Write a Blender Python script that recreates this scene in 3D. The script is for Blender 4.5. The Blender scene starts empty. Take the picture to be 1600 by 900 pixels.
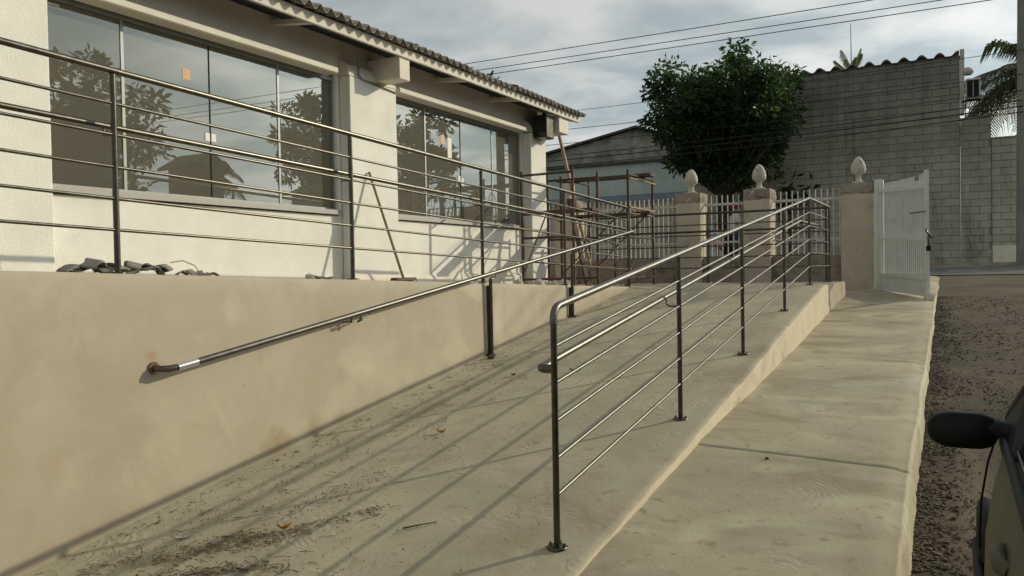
import bpy, math, random
import numpy as np
from mathutils import Vector, Matrix, Euler, noise as mnoise
random.seed(7)
rng = np.random.RandomState(7)
D = bpy.data
S = bpy.context.scene
COL = S.collection

# ------------------------------------------------------------------ camera
cam = D.cameras.new('camera'); camo = D.objects.new('camera', cam); COL.objects.link(camo)
cam.sensor_fit = 'HORIZONTAL'; cam.sensor_width = 36.0; cam.lens = 36.0 * 1280 / 1600
cam.clip_start = 0.05; cam.clip_end = 3000
_n = lambda v: Vector(v).normalized()
Yc = _n((690, 39, -1280)); Xc = -_n((-2374, -16, -1280)); Xc = (Xc - Yc * Xc.dot(Yc)).normalized(); Zc = Xc.cross(Yc)
Rw = Matrix((Xc, Yc, Zc))                      # camera space -> world space
camo.matrix_world = Matrix.Translation((0, 0, 1.10)) @ Rw.to_4x4()
S.camera = camo

# ------------------------------------------------------------------ sky, sun, exposure
SUN = Vector((1.0, 1.22, 0.62)).normalized()    # towards the sun
EL = math.asin(SUN.z); AZ = math.atan2(SUN.x, SUN.y)
W = D.worlds.new('World'); S.world = W; W.use_nodes = True
wt = W.node_tree; wn = wt.nodes; wl = wt.links
bg = wn['Background']; bg.inputs['Strength'].default_value = 0.15
sky = wn.new('ShaderNodeTexSky'); sky.sky_type = 'NISHITA'; sky.sun_disc = False
sky.sun_elevation = EL; sky.sun_rotation = AZ; sky.air_density = 1.3; sky.dust_density = 3.0; sky.ozone_density = 1.0
tc = wn.new('ShaderNodeTexCoord'); sx = wn.new('ShaderNodeSeparateXYZ'); wl.new(tc.outputs['Generated'], sx.inputs[0])
zz = wn.new('ShaderNodeMath'); zz.operation = 'ADD'; zz.inputs[1].default_value = 0.14; wl.new(sx.outputs['Z'], zz.inputs[0])
zm = wn.new('ShaderNodeMath'); zm.operation = 'MAXIMUM'; zm.inputs[1].default_value = 0.1; wl.new(zz.outputs[0], zm.inputs[0])
dx = wn.new('ShaderNodeMath'); dx.operation = 'DIVIDE'; wl.new(sx.outputs['X'], dx.inputs[0]); wl.new(zm.outputs[0], dx.inputs[1])
dy = wn.new('ShaderNodeMath'); dy.operation = 'DIVIDE'; wl.new(sx.outputs['Y'], dy.inputs[0]); wl.new(zm.outputs[0], dy.inputs[1])
cx = wn.new('ShaderNodeCombineXYZ'); wl.new(dx.outputs[0], cx.inputs[0]); wl.new(dy.outputs[0], cx.inputs[1])
n1 = wn.new('ShaderNodeTexNoise'); n1.inputs['Scale'].default_value = 1.9; n1.inputs['Detail'].default_value = 9; n1.inputs['Roughness'].default_value = 0.52
n1.inputs['Distortion'].default_value = 0.25
wl.new(cx.outputs[0], n1.inputs['Vector'])
cr = wn.new('ShaderNodeValToRGB'); cr.color_ramp.elements[0].position = 0.40; cr.color_ramp.elements[1].position = 0.60
wl.new(n1.outputs['Fac'], cr.inputs[0])
bw = wn.new('ShaderNodeRGBToBW'); wl.new(sky.outputs[0], bw.inputs[0])
def tint(k, col, add):      # cloud and haze take their brightness from the sky around them
    m1 = wn.new('ShaderNodeMath'); m1.operation = 'MULTIPLY_ADD'; m1.inputs[1].default_value = k; m1.inputs[2].default_value = add; wl.new(bw.outputs[0], m1.inputs[0])
    m2 = wn.new('ShaderNodeVectorMath'); m2.operation = 'SCALE'; m2.inputs[0].default_value = col; wl.new(m1.outputs[0], m2.inputs['Scale']); return m2.outputs[0]
mxs = wn.new('ShaderNodeMix'); mxs.data_type = 'RGBA'; wl.new(cr.outputs[0], mxs.inputs['Factor'])
wl.new(tint(.41, (.83, .98, 1.03), 2.0), mxs.inputs['A']); wl.new(tint(.64, (.98, 1.0, .98), 2.95), mxs.inputs['B'])
wl.new(mxs.outputs['Result'], bg.inputs['Color'])

sl = D.lights.new('sun', 'SUN'); sl.energy = 3.55; sl.angle = math.radians(0.42); sl.color = (1.0, 0.895, 0.665)
so = D.objects.new('sun', sl); COL.objects.link(so); so.rotation_euler = SUN.to_track_quat('Z', 'Y').to_euler(); so.location = (20, 25, 14)
S.view_settings.view_transform = 'Standard'; S.view_settings.look = 'None'
S.view_settings.exposure = -0.24; S.view_settings.gamma = 1.0

# ------------------------------------------------------------------ materials
def nd(t, k, **kw):
    n = t.nodes.new(k)
    for a, b in kw.items(): setattr(n, a, b)
    return n
def mat(name, a, b=None, scale=3.0, rough=0.85, metal=0.0, bump=0.0, bscale=60.0, detail=6, c=None, cscale=0.8, lo=0.38, hi=0.64,
        clo=0.52, chi=0.7, island=0.0, objvar=0.0, stretch=None, spec=0.5, bdist=0.01, rvar=0.0, island_cols=None, grime=None):
    m = D.materials.new(name); m.use_nodes = True; t = m.node_tree; L = t.links
    p = t.nodes['Principled BSDF']
    p.inputs['Roughness'].default_value = rough; p.inputs['Metallic'].default_value = metal
    p.inputs['Specular IOR Level'].default_value = spec
    g = nd(t, 'ShaderNodeNewGeometry')
    vec = g.outputs['Position']
    if stretch:
        mp = nd(t, 'ShaderNodeMapping'); mp.inputs['Scale'].default_value = stretch; L.new(vec, mp.inputs[0]); vec = mp.outputs[0]
    A = a + (1,); B = (b or a) + (1,)
    nz = nd(t, 'ShaderNodeTexNoise'); nz.inputs['Scale'].default_value = scale; nz.inputs['Detail'].default_value = detail; nz.inputs['Roughness'].default_value = 0.6
    L.new(vec, nz.inputs['Vector'])
    mr = nd(t, 'ShaderNodeMapRange'); mr.inputs[1].default_value = lo; mr.inputs[2].default_value = hi; L.new(nz.outputs['Fac'], mr.inputs[0])
    mx = nd(t, 'ShaderNodeMix', data_type='RGBA'); mx.inputs['A'].default_value = A; mx.inputs['B'].default_value = B; L.new(mr.outputs[0], mx.inputs['Factor'])
    col = mx.outputs['Result']
    if island_cols:
        r = nd(t, 'ShaderNodeValToRGB'); els = r.color_ramp.elements
        while len(els) < len(island_cols): els.new(0.5)
        for i, cc in enumerate(island_cols):
            els[i].position = i / (len(island_cols) - 1); els[i].color = cc + (1,)
        L.new(g.outputs['Random Per Island'], r.inputs[0]); col = r.outputs[0]
    if c:
        n2 = nd(t, 'ShaderNodeTexNoise'); n2.inputs['Scale'].default_value = cscale; n2.inputs['Detail'].default_value = 8; n2.inputs['Roughness'].default_value = 0.65
        n2.inputs['Distortion'].default_value = 0.4
        L.new(vec, n2.inputs['Vector'])
        m2 = nd(t, 'ShaderNodeMapRange'); m2.inputs[1].default_value = clo; m2.inputs[2].default_value = chi; L.new(n2.outputs['Fac'], m2.inputs[0])
        x2 = nd(t, 'ShaderNodeMix', data_type='RGBA'); L.new(m2.outputs[0], x2.inputs['Factor']); L.new(col, x2.inputs['A']); x2.inputs['B'].default_value = c + (1,)
        col = x2.outputs['Result']
    if objvar:
        oi = nd(t, 'ShaderNodeObjectInfo'); hs = nd(t, 'ShaderNodeHueSaturation')
        ma = nd(t, 'ShaderNodeMapRange'); ma.inputs[3].default_value = 1 - objvar; ma.inputs[4].default_value = 1 + objvar
        L.new(oi.outputs['Random'], ma.inputs[0]); L.new(ma.outputs[0], hs.inputs['Value']); L.new(col, hs.inputs['Color']); col = hs.outputs[0]
    if grime:       # vertical rain streaks of dirt
        mp = nd(t, 'ShaderNodeMapping'); mp.inputs['Scale'].default_value = grime[1]; L.new(g.outputs['Position'], mp.inputs[0])
        n3 = nd(t, 'ShaderNodeTexNoise'); n3.inputs['Scale'].default_value = 1.0; n3.inputs['Detail'].default_value = 7; n3.inputs['Roughness'].default_value = 0.7; L.new(mp.outputs[0], n3.inputs['Vector'])
        m3 = nd(t, 'ShaderNodeMapRange'); m3.inputs[1].default_value = grime[2]; m3.inputs[2].default_value = grime[3]; L.new(n3.outputs['Fac'], m3.inputs[0])
        x3 = nd(t, 'ShaderNodeMix', data_type='RGBA'); L.new(m3.outputs[0], x3.inputs['Factor']); L.new(col, x3.inputs['A']); x3.inputs['B'].default_value = grime[0] + (1,)
        col = x3.outputs['Result']
    L.new(col, p.inputs['Base Color'])
    if rvar:
        m4 = nd(t, 'ShaderNodeMapRange'); m4.inputs[3].default_value = max(rough - rvar, 0.02); m4.inputs[4].default_value = min(rough + rvar, 1); L.new(nz.outputs['Fac'], m4.inputs[0]); L.new(m4.outputs[0], p.inputs['Roughness'])
    if bump:
        nb = nd(t, 'ShaderNodeTexNoise'); nb.inputs['Scale'].default_value = bscale; nb.inputs['Detail'].default_value = 4; L.new(g.outputs['Position'], nb.inputs['Vector'])
        bp = nd(t, 'ShaderNodeBump'); bp.inputs['Strength'].default_value = bump; bp.inputs['Distance'].default_value = bdist; L.new(nb.outputs['Fac'], bp.inputs['Height']); L.new(bp.outputs[0], p.inputs['Normal'])
    m['p'] = 1
    return m
def trowel(m, scale, strength, lo=.5):     # fine arcs left by the trowel in wet cement
    t = m.node_tree; L = t.links; p = t.nodes['Principled BSDF']
    g = nd(t, 'ShaderNodeNewGeometry')
    nw = nd(t, 'ShaderNodeTexNoise'); nw.inputs['Scale'].default_value = scale; nw.inputs['Detail'].default_value = 2; L.new(g.outputs['Position'], nw.inputs['Vector'])
    n3 = nd(t, 'ShaderNodeTexNoise'); n3.inputs['Scale'].default_value = 22; n3.inputs['Detail'].default_value = 3; L.new(g.outputs['Position'], n3.inputs['Vector'])
    mu = nd(t, 'ShaderNodeMath', operation='MULTIPLY'); mu.inputs[1].default_value = 190; L.new(nw.outputs['Fac'], mu.inputs[0])
    ma = nd(t, 'ShaderNodeMath', operation='MULTIPLY_ADD'); ma.inputs[1].default_value = 9; L.new(n3.outputs['Fac'], ma.inputs[0]); L.new(mu.outputs[0], ma.inputs[2])
    si = nd(t, 'ShaderNodeMath', operation='SINE'); L.new(ma.outputs[0], si.inputs[0])
    n2 = nd(t, 'ShaderNodeTexNoise'); n2.inputs['Scale'].default_value = 2.6; n2.inputs['Detail'].default_value = 4; L.new(g.outputs['Position'], n2.inputs['Vector'])
    mr = nd(t, 'ShaderNodeMapRange'); mr.inputs[1].default_value = lo; mr.inputs[2].default_value = lo + .14; L.new(n2.outputs['Fac'], mr.inputs[0])
    m2 = nd(t, 'ShaderNodeMath', operation='MULTIPLY'); L.new(si.outputs[0], m2.inputs[0]); L.new(mr.outputs[0], m2.inputs[1])
    bp = nd(t, 'ShaderNodeBump'); bp.inputs['Strength'].default_value = strength; bp.inputs['Distance'].default_value = 0.0016; L.new(m2.outputs[0], bp.inputs['Height'])
    old = p.inputs['Normal'].links[0].from_socket if p.inputs['Normal'].links else None
    if old: L.new(old, bp.inputs['Normal'])
    L.new(bp.outputs[0], p.inputs['Normal'])
    return m
def patches(m, col, scale, lo, hi, stretch=(1, 1, 1), dist=1.5, off=0):      # smeared patches of another tone, with soft torn edges
    t = m.node_tree; L = t.links; p = t.nodes['Principled BSDF']; old = p.inputs['Base Color'].links[0].from_socket
    g = nd(t, 'ShaderNodeNewGeometry'); mp = nd(t, 'ShaderNodeMapping'); mp.inputs['Scale'].default_value = stretch; mp.inputs['Location'].default_value = (off, off, 0); L.new(g.outputs['Position'], mp.inputs[0])
    n = nd(t, 'ShaderNodeTexNoise'); n.inputs['Scale'].default_value = scale; n.inputs['Detail'].default_value = 5; n.inputs['Roughness'].default_value = .5; n.inputs['Distortion'].default_value = dist; L.new(mp.outputs[0], n.inputs['Vector'])
    mr = nd(t, 'ShaderNodeMapRange'); mr.inputs[1].default_value = lo; mr.inputs[2].default_value = hi; L.new(n.outputs['Fac'], mr.inputs[0])
    x = nd(t, 'ShaderNodeMix', data_type='RGBA'); L.new(mr.outputs[0], x.inputs['Factor']); L.new(old, x.inputs['A']); x.inputs['B'].default_value = col + (1,); L.new(x.outputs['Result'], p.inputs['Base Color'])
    return m
SLP = lambda y: .1365 * (y - 2.916)
def spot(m, col, c, rad, k):      # one stain with a place of its own
    t = m.node_tree; L = t.links; p = t.nodes['Principled BSDF']; old = p.inputs['Base Color'].links[0].from_socket
    g = nd(t, 'ShaderNodeNewGeometry'); n = nd(t, 'ShaderNodeTexNoise'); n.inputs['Scale'].default_value = 14; L.new(g.outputs['Position'], n.inputs['Vector'])
    d = nd(t, 'ShaderNodeVectorMath', operation='DISTANCE'); d.inputs[1].default_value = c; L.new(g.outputs['Position'], d.inputs[0])
    ad = nd(t, 'ShaderNodeMath', operation='MULTIPLY_ADD'); ad.inputs[1].default_value = rad * 1.3; L.new(n.outputs['Fac'], ad.inputs[0]); L.new(d.outputs['Value'], ad.inputs[2])
    mr = nd(t, 'ShaderNodeMapRange'); mr.inputs[1].default_value = rad * 1.6; mr.inputs[2].default_value = rad * .6; mr.inputs[4].default_value = k; L.new(ad.outputs[0], mr.inputs[0])
    x = nd(t, 'ShaderNodeMix', data_type='RGBA'); L.new(mr.outputs[0], x.inputs['Factor']); L.new(old, x.inputs['A']); x.inputs['B'].default_value = col + (1,); L.new(x.outputs['Result'], p.inputs['Base Color'])
    return m
def specks(m, col, scale, lo, hi):      # pits and grit in the cement
    return patches(m, col, scale, lo, hi, (1, 1, 1), .3, 3)
def leafy(m, k):      # light shining through thin leaves
    t = m.node_tree; L = t.links; p = t.nodes['Principled BSDF']; o = t.nodes['Material Output']; tr = nd(t, 'ShaderNodeBsdfTranslucent'); mx = nd(t, 'ShaderNodeMixShader'); mx.inputs[0].default_value = k
    hs = nd(t, 'ShaderNodeHueSaturation'); hs.inputs['Value'].default_value = 2.8; hs.inputs['Hue'].default_value = .485; L.new(p.inputs['Base Color'].links[0].from_socket, hs.inputs['Color']); L.new(hs.outputs[0], tr.inputs[0])
    L.new(p.outputs[0], mx.inputs[1]); L.new(tr.outputs[0], mx.inputs[2]); L.new(mx.outputs[0], o.inputs[0]); return m

M = {}
M['wall'] = mat('beige cement render', (.37, .328, .238), (.425, .378, .278), scale=2.2, rough=.8, bump=.12, bscale=9, bdist=.012, c=(.345, .295, .205), cscale=1.9, clo=.5, chi=.72, rvar=.08)
trowel(M['wall'], 1.1, .12, .52)
M['ramp'] = trowel(mat('grey cement ramp', (0.343, 0.304, 0.211), (0.412, 0.367, 0.260), scale=2.2, rough=.82, bump=.3, bscale=45, bdist=.006, c=(0.255, 0.207, 0.132), cscale=1.1, clo=.52, chi=.72), 1.5, .5)
M['walk'] = trowel(mat('pavement cement', (0.338, 0.291, 0.194), (0.402, 0.353, 0.242), scale=1.6, rough=.8, bump=.32, bscale=70, bdist=.005, c=(0.255, 0.210, 0.132), cscale=2.1, clo=.5, chi=.72, stretch=(1, 1.15, 1)), 1.2, .3, .54)
patches(M['walk'], (0.455, 0.415, 0.290), 1.4, .50, .68, (1, 1.3, 1), 1.1); patches(M['walk'], (0.250, 0.207, 0.116), 1.3, .56, .72, (.7, 1.9, 1), .8, 7)
patches(M['ramp'], (0.440, 0.391, 0.264), 1.1, .56, .70, (1.6, .7, 1), 1.2); patches(M['ramp'], (0.285, 0.236, 0.136), .9, .60, .74, (1, 1, 1), 1.5, 5)
patches(M['wall'], (.365, .31, .215), 1.2, .52, .68, (1, 1.3, 1), 1.6, 3); patches(M['wall'], (.47, .42, .315), 1.3, .54, .72, (1, 1, 1), 1.4, 9)
specks(M['walk'], (0.170, 0.135, 0.072), 46, .70, .74); specks(M['walk'], (0.270, 0.227, 0.132), 14, .60, .72); specks(M['ramp'], (0.190, 0.154, 0.088), 52, .70, .74); specks(M['ramp'], (0.300, 0.256, 0.156), 11, .60, .72); specks(M['wall'], (.24, .19, .12), 36, .755, .78)
for _p in ((-2.92, 2.30), (-2.80, 2.43), (-2.68, 2.56), (-2.60, 2.27), (-2.57, 2.70)): spot(M['ramp'], (.17, .12, .065), (_p[0], _p[1], SLP(_p[1])), .075, .6)
spot(M['wall'], (.33, .17, .05), (-3.39, 2.63, .72), .05, .75)
spot(M['wall'], (.24, .18, .085), (-3.39, 3.45, .10), .15, .85); spot(M['wall'], (.25, .19, .095), (-3.39, 3.75, .14), .12, .8); spot(M['wall'], (.27, .21, .11), (-3.39, 4.0, .17), .09, .7)
M['curbface'] = mat('ramp side render', (.47, .40, .28), (.52, .455, .33), scale=4, rough=.85, bump=.2, bscale=25, c=(.30, .25, .17), cscale=2.5, clo=.55, chi=.75)
M['white'] = mat('white roughcast', (.72, .705, .635), (.79, .775, .705), scale=3, rough=.9, bump=.4, bscale=120, bdist=.008, c=(.63, .61, .53), cscale=1.0, clo=.56, chi=.8)
M['whites'] = mat('smooth off white render', (.66, .62, .52), (.72, .68, .58), scale=3, rough=.85, bump=.2, bscale=30, bdist=.006, c=(.52, .47, .37), cscale=1.6, clo=.55, chi=.8)
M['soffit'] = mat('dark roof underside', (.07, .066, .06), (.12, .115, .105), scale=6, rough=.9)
M['fib'] = mat('weathered fibre cement', (.27, .255, .225), (.19, .175, .15), scale=9, rough=.9, bump=.25, bscale=90, c=(.12, .11, .09), cscale=4, objvar=.12)
M['steel'] = mat('brushed steel tube', (0.114, 0.109, 0.096), (0.152, 0.146, 0.129), scale=20, rough=.42, metal=1.0, rvar=.1)
M['steelu'] = mat('steel tube with dim reflections', (.095, .088, .072), (.14, .13, .108), scale=20, rough=.36, metal=1.0, rvar=.1)  # same steel as the ramp rails, base darkened in place of dim reflections
M['steeld'] = mat('dark steel post', (.075, .07, .058), (.105, .098, .082), scale=20, rough=.36, metal=1.0, rvar=.1)  # dark surroundings mirrored in the posts are put into the base colour
M['rust'] = mat('rusty scaffold tube', (.085, .048, .03), (.06, .038, .026), scale=18, rough=.8, c=(.16, .11, .06), cscale=5, bump=.2, bscale=120)
M['rustred'] = mat('red painted scaffold tube', (.13, .045, .03), (.09, .045, .03), scale=14, rough=.7, c=(.12, .07, .05), cscale=6)
M['rustyel'] = mat('ochre scaffold tube', (.36, .26, .12), (.24, .15, .07), scale=14, rough=.75)
M['wood'] = mat('old timber', (.25, .18, .11), (.34, .26, .17), scale=7, rough=.85, stretch=(6, 6, 1), bump=.2, bscale=40)
M['wooddk'] = mat('dark wet timber', (.075, .055, .038), (.11, .08, .055), scale=7, rough=.85, bump=.2, bscale=40)
M['alu'] = mat('aluminium trim', (0.245, 0.266, 0.252), (0.288, 0.311, 0.296), scale=10, rough=.5, metal=.3)
M['granite'] = mat('grey granite sill', (.30, .28, .25), (.42, .40, .36), scale=120, rough=.5)
M['pillar'] = mat('coarse cast pillar', (0.590, 0.519, 0.402), (0.684, 0.604, 0.473), scale=2.5, rough=.95, bump=1.0, bscale=60, bdist=.03, c=(0.472, 0.399, 0.297), cscale=2.6, clo=.5, chi=.75, grime=((0.177, 0.148, 0.116), (9, 9, 4), .64, .76))
M['finial'] = mat('cast finial', (0.476, 0.435, 0.352), (0.541, 0.500, 0.416), scale=14, rough=.9, bump=.5, bscale=70, c=(0.287, 0.246, 0.192), cscale=16, clo=.55, chi=.68)
M['lowwall'] = mat('rough low wall', (.30, .255, .20), (.38, .325, .255), scale=4, rough=.95, bump=.9, bscale=50, bdist=.03, c=(.16, .13, .10), cscale=5, clo=.52, chi=.68)
M['bar'] = mat('white painted iron', (0.552, 0.534, 0.474), (0.648, 0.624, 0.558), scale=6, rough=.6, c=(0.540, 0.480, 0.396), cscale=9, clo=.6, chi=.7)
M['gate'] = mat('white enamel gate', (.56, .58, .535), (.62, .635, .59), scale=6, rough=.55, c=(.46, .465, .42), cscale=5, clo=.58, chi=.75)
M['block'] = mat('grey painted block', (0.383, 0.369, 0.302), (0.454, 0.440, 0.360), scale=.9, rough=.95, bump=.5, bscale=35, bdist=.02, objvar=.07, c=(0.284, 0.273, 0.222), cscale=.5, clo=.48, chi=.7, grime=((0.135, 0.128, 0.105), (2.4, 2.4, .33), .54, .76))
def topdirt(m, z0, z1, col, k):      # soot and rain dirt washed down from the roof edge
    t = m.node_tree; L = t.links; p = t.nodes['Principled BSDF']; old = p.inputs['Base Color'].links[0].from_socket
    g = nd(t, 'ShaderNodeNewGeometry'); sp = nd(t, 'ShaderNodeSeparateXYZ'); L.new(g.outputs['Position'], sp.inputs[0])
    mp = nd(t, 'ShaderNodeMapping'); mp.inputs['Scale'].default_value = (2.2, 2.2, .25); L.new(g.outputs['Position'], mp.inputs[0])
    n = nd(t, 'ShaderNodeTexNoise'); n.inputs['Scale'].default_value = 1.4; n.inputs['Detail'].default_value = 6; L.new(mp.outputs[0], n.inputs['Vector'])
    ad = nd(t, 'ShaderNodeMath', operation='MULTIPLY_ADD'); ad.inputs[1].default_value = 3.0; L.new(n.outputs['Fac'], ad.inputs[0]); L.new(sp.outputs['Z'], ad.inputs[2])
    mr = nd(t, 'ShaderNodeMapRange'); mr.inputs[1].default_value = z0 + 1.5; mr.inputs[2].default_value = z1 + 1.5; mr.inputs[4].default_value = k; L.new(ad.outputs[0], mr.inputs[0])
    x = nd(t, 'ShaderNodeMix', data_type='RGBA'); L.new(mr.outputs[0], x.inputs['Factor']); L.new(old, x.inputs['A']); x.inputs['B'].default_value = col + (1,); L.new(x.outputs['Result'], p.inputs['Base Color'])
topdirt(M['block'], 3.0, 6.8, (.085, .084, .074), .85)
def splash(m, col, h, k):      # dirt splashed up where the wall meets the ramp
    t = m.node_tree; L = t.links; p = t.nodes['Principled BSDF']; old = p.inputs['Base Color'].links[0].from_socket
    g = nd(t, 'ShaderNodeNewGeometry'); d = nd(t, 'ShaderNodeVectorMath', operation='DOT_PRODUCT'); d.inputs[1].default_value = (0, -.1365, 1); L.new(g.outputs['Position'], d.inputs[0])
    n = nd(t, 'ShaderNodeTexNoise'); n.inputs['Scale'].default_value = 3.5; n.inputs['Detail'].default_value = 8; n.inputs['Roughness'].default_value = .7; L.new(g.outputs['Position'], n.inputs['Vector'])
    ad = nd(t, 'ShaderNodeMath', operation='MULTIPLY_ADD'); ad.inputs[1].default_value = -h * 4; L.new(n.outputs['Fac'], ad.inputs[0]); L.new(d.outputs['Value'], ad.inputs[2])
    mr = nd(t, 'ShaderNodeMapRange'); mr.inputs[1].default_value = -.398 - h * .6; mr.inputs[2].default_value = -.398 - h * 2.4; mr.inputs[4].default_value = k; L.new(ad.outputs[0], mr.inputs[0])
    x = nd(t, 'ShaderNodeMix', data_type='RGBA'); L.new(mr.outputs[0], x.inputs['Factor']); L.new(old, x.inputs['A']); x.inputs['B'].default_value = col + (1,); L.new(x.outputs['Result'], p.inputs['Base Color'])
splash(M['wall'], (.27, .225, .15), .07, .7)
M['mortar'] = mat('dark mortar', (0.347, 0.330, 0.271), (0.260, 0.248, 0.203), scale=3, rough=.95, grime=((0.087, 0.082, 0.067), (2.4, 2.4, .33), .5, .68))
topdirt(M['mortar'], 3.0, 6.8, (.06, .059, .052), .85)
M['asph'] = mat('asphalt', (.065, .063, .06), (.09, .087, .08), scale=5, rough=.9, bump=.4, bscale=120)
M['ground'] = mat('dirt and gravel', (0.065, 0.048, 0.024), (0.099, 0.077, 0.041), scale=3.2, rough=.95, bump=.7, bscale=130, bdist=.015, c=(0.040, 0.031, 0.017), cscale=1.3, clo=.46, chi=.64)
M['stone'] = mat('gravel stones', (0.160, 0.140, 0.105), rough=.9, island_cols=[(0.028, 0.022, 0.013), (0.060, 0.045, 0.025), (0.096, 0.074, 0.043), (0.044, 0.033, 0.018), (0.176, 0.148, 0.098), (0.068, 0.047, 0.025)])
M['soil'] = mat('litter', (.1, .07, .04), rough=.95, island_cols=[(.06, .04, .022), (.12, .085, .05), (.18, .135, .085), (.05, .034, .02), (.26, .205, .135), (.09, .062, .036)])
M['leafdk'] = mat('dark glossy leaves', (.03, .06, .02), rough=.5, spec=.3, island_cols=[(.010, .022, .007), (.016, .036, .010), (.028, .062, .015), (.013, .03, .009), (.055, .11, .025)])
M['leafmd'] = mat('mid green leaves', (.05, .08, .03), rough=.6, spec=.3, island_cols=[(.03, .05, .018), (.055, .085, .03), (.08, .11, .04), (.04, .06, .022)])
leafy(M['leafdk'], .34); leafy(M['leafmd'], .35)
M['palm'] = mat('palm leaflets', (.05, .07, .03), rough=.55, spec=.3, island_cols=[(.028, .042, .017), (.05, .068, .026), (.085, .10, .042), (.04, .055, .022)])
leafy(M['palm'], .35)
M['bark'] = mat('bark', (.03, .025, .018), (.06, .05, .038), scale=8, rough=.95, bump=.8, bscale=30, bdist=.03)
M['bluesheet'] = mat('pale blue sheeting', (0.400, 0.472, 0.442), (0.480, 0.552, 0.512), scale=2, rough=.6, objvar=.05, c=(0.448, 0.528, 0.542), cscale=1.5)
M['bluedk'] = mat('blue band', (.16, .21, .27), (.2, .25, .3), scale=2, rough=.6)
M['gable'] = mat('stained gable', (.27, .26, .225), (.36, .345, .30), scale=1.2, rough=.95, bump=.4, bscale=12, bdist=.04, c=(.09, .085, .07), cscale=.9, clo=.46, chi=.66)
M['roofdk'] = mat('dark roof edge', (.07, .066, .06), (.10, .095, .085), scale=3, rough=.9)
M['houseA'] = mat('ochre house wall', (0.416, 0.351, 0.205), (0.480, 0.406, 0.238), scale=1.5, rough=.95, bump=.2, bscale=20, c=(0.360, 0.304, 0.178), cscale=.7)
M['dark'] = mat('dark glass', (.02, .022, .022), rough=.15)
M['black'] = mat('black plastic', (.008, .008, .008), (.011, .011, .011), rough=.6, spec=.2)
M['rubber'] = mat('tyre rubber', (.02, .02, .02), rough=.9)
M['paint'] = mat('dusty green grey car paint', (0.082, 0.080, 0.045), (0.107, 0.099, 0.056), scale=4, rough=.62, metal=.0, spec=.22, c=(0.177, 0.155, 0.085), cscale=3, clo=.55, chi=.85)
M['chrome'] = mat('chrome', (.8, .8, .78), rough=.12, metal=1)
M['pole'] = mat('concrete pole', (.20, .19, .17), (.26, .245, .22), scale=4, rough=.95, bump=.3, bscale=30)
M['wire'] = mat('black cable', (.02, .02, .02), rough=.7)
M['acw'] = mat('cream unit housing', (.42, .40, .34), (.48, .455, .39), scale=6, rough=.6)
M['paper'] = mat('white paper', (.78, .76, .70), (.80, .78, .72), rough=.8)
M['label'] = mat('orange label', (.62, .38, .20), (.66, .42, .24), rough=.7)
M['skin'] = mat('skin', (.30, .165, .10), (.34, .19, .12), scale=12, rough=.6)
M['hair'] = mat('hair', (.03, .018, .012), rough=.6)
M['redcap'] = mat('red cloth', (.22, .035, .025), rough=.9)
M['shirt'] = mat('white cloth', (.55, .53, .49), (.6, .58, .54), scale=9, rough=.95)
M['jeans'] = mat('dark blue cloth', (.025, .035, .075), (.035, .045, .09), scale=9, rough=.95)
M['pink'] = mat('pink red cloth', (.50, .13, .12), (.55, .17, .15), scale=9, rough=.95)
M['leafor'] = mat('ochre dry leaf', (.42, .23, .06), (.34, .17, .04), scale=30, rough=.8)
M['leafbr'] = mat('brown dry leaf', (.13, .06, .03), (.09, .04, .02), scale=30, rough=.8)
M['plaster'] = mat('plaster crumbs', (.5, .47, .40), (.58, .55, .47), scale=20, rough=.95)
M['inner'] = mat('interior wall', (.30, .28, .22), (.34, .31, .25), scale=2, rough=.9)
M['floorin'] = mat('interior floor', (.16, .14, .11), (.2, .18, .14), scale=2, rough=.6)
M['rope'] = mat('green tie', (.05, .16, .15), rough=.8)
M['ruststain'] = mat('rust stained flange', (.22, .11, .045), (.14, .08, .045), scale=40, rough=.8, metal=.3)
gm = D.materials.new('reflective window glass'); gm.use_nodes = True; t = gm.node_tree; t.nodes.clear()
o_ = nd(t, 'ShaderNodeOutputMaterial'); mx_ = nd(t, 'ShaderNodeMixShader'); tr_ = nd(t, 'ShaderNodeBsdfTransparent'); gl_ = nd(t, 'ShaderNodeBsdfGlossy'); fr_ = nd(t, 'ShaderNodeFresnel')
tr_.inputs[0].default_value = (.55, .57, .52, 1); gl_.inputs['Color'].default_value = (.86, .90, .86, 1); gl_.inputs['Roughness'].default_value = 0.0
fr_.inputs[0].default_value = 1.75
ad_ = nd(t, 'ShaderNodeMath', operation='ADD'); ad_.inputs[1].default_value = .06; ad_.use_clamp = True
t.links.new(fr_.outputs[0], ad_.inputs[0]); t.links.new(ad_.outputs[0], mx_.inputs[0]); t.links.new(tr_.outputs[0], mx_.inputs[1]); t.links.new(gl_.outputs[0], mx_.inputs[2]); df_ = nd(t, 'ShaderNodeBsdfDiffuse'); df_.inputs[0].default_value = (.50, .47, .37, 1); m2_ = nd(t, 'ShaderNodeMixShader'); m2_.inputs[0].default_value = .19   # film of building dust
t.links.new(mx_.outputs[0], m2_.inputs[1]); t.links.new(df_.outputs[0], m2_.inputs[2]); t.links.new(m2_.outputs[0], o_.inputs[0])
M['glass'] = gm

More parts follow.
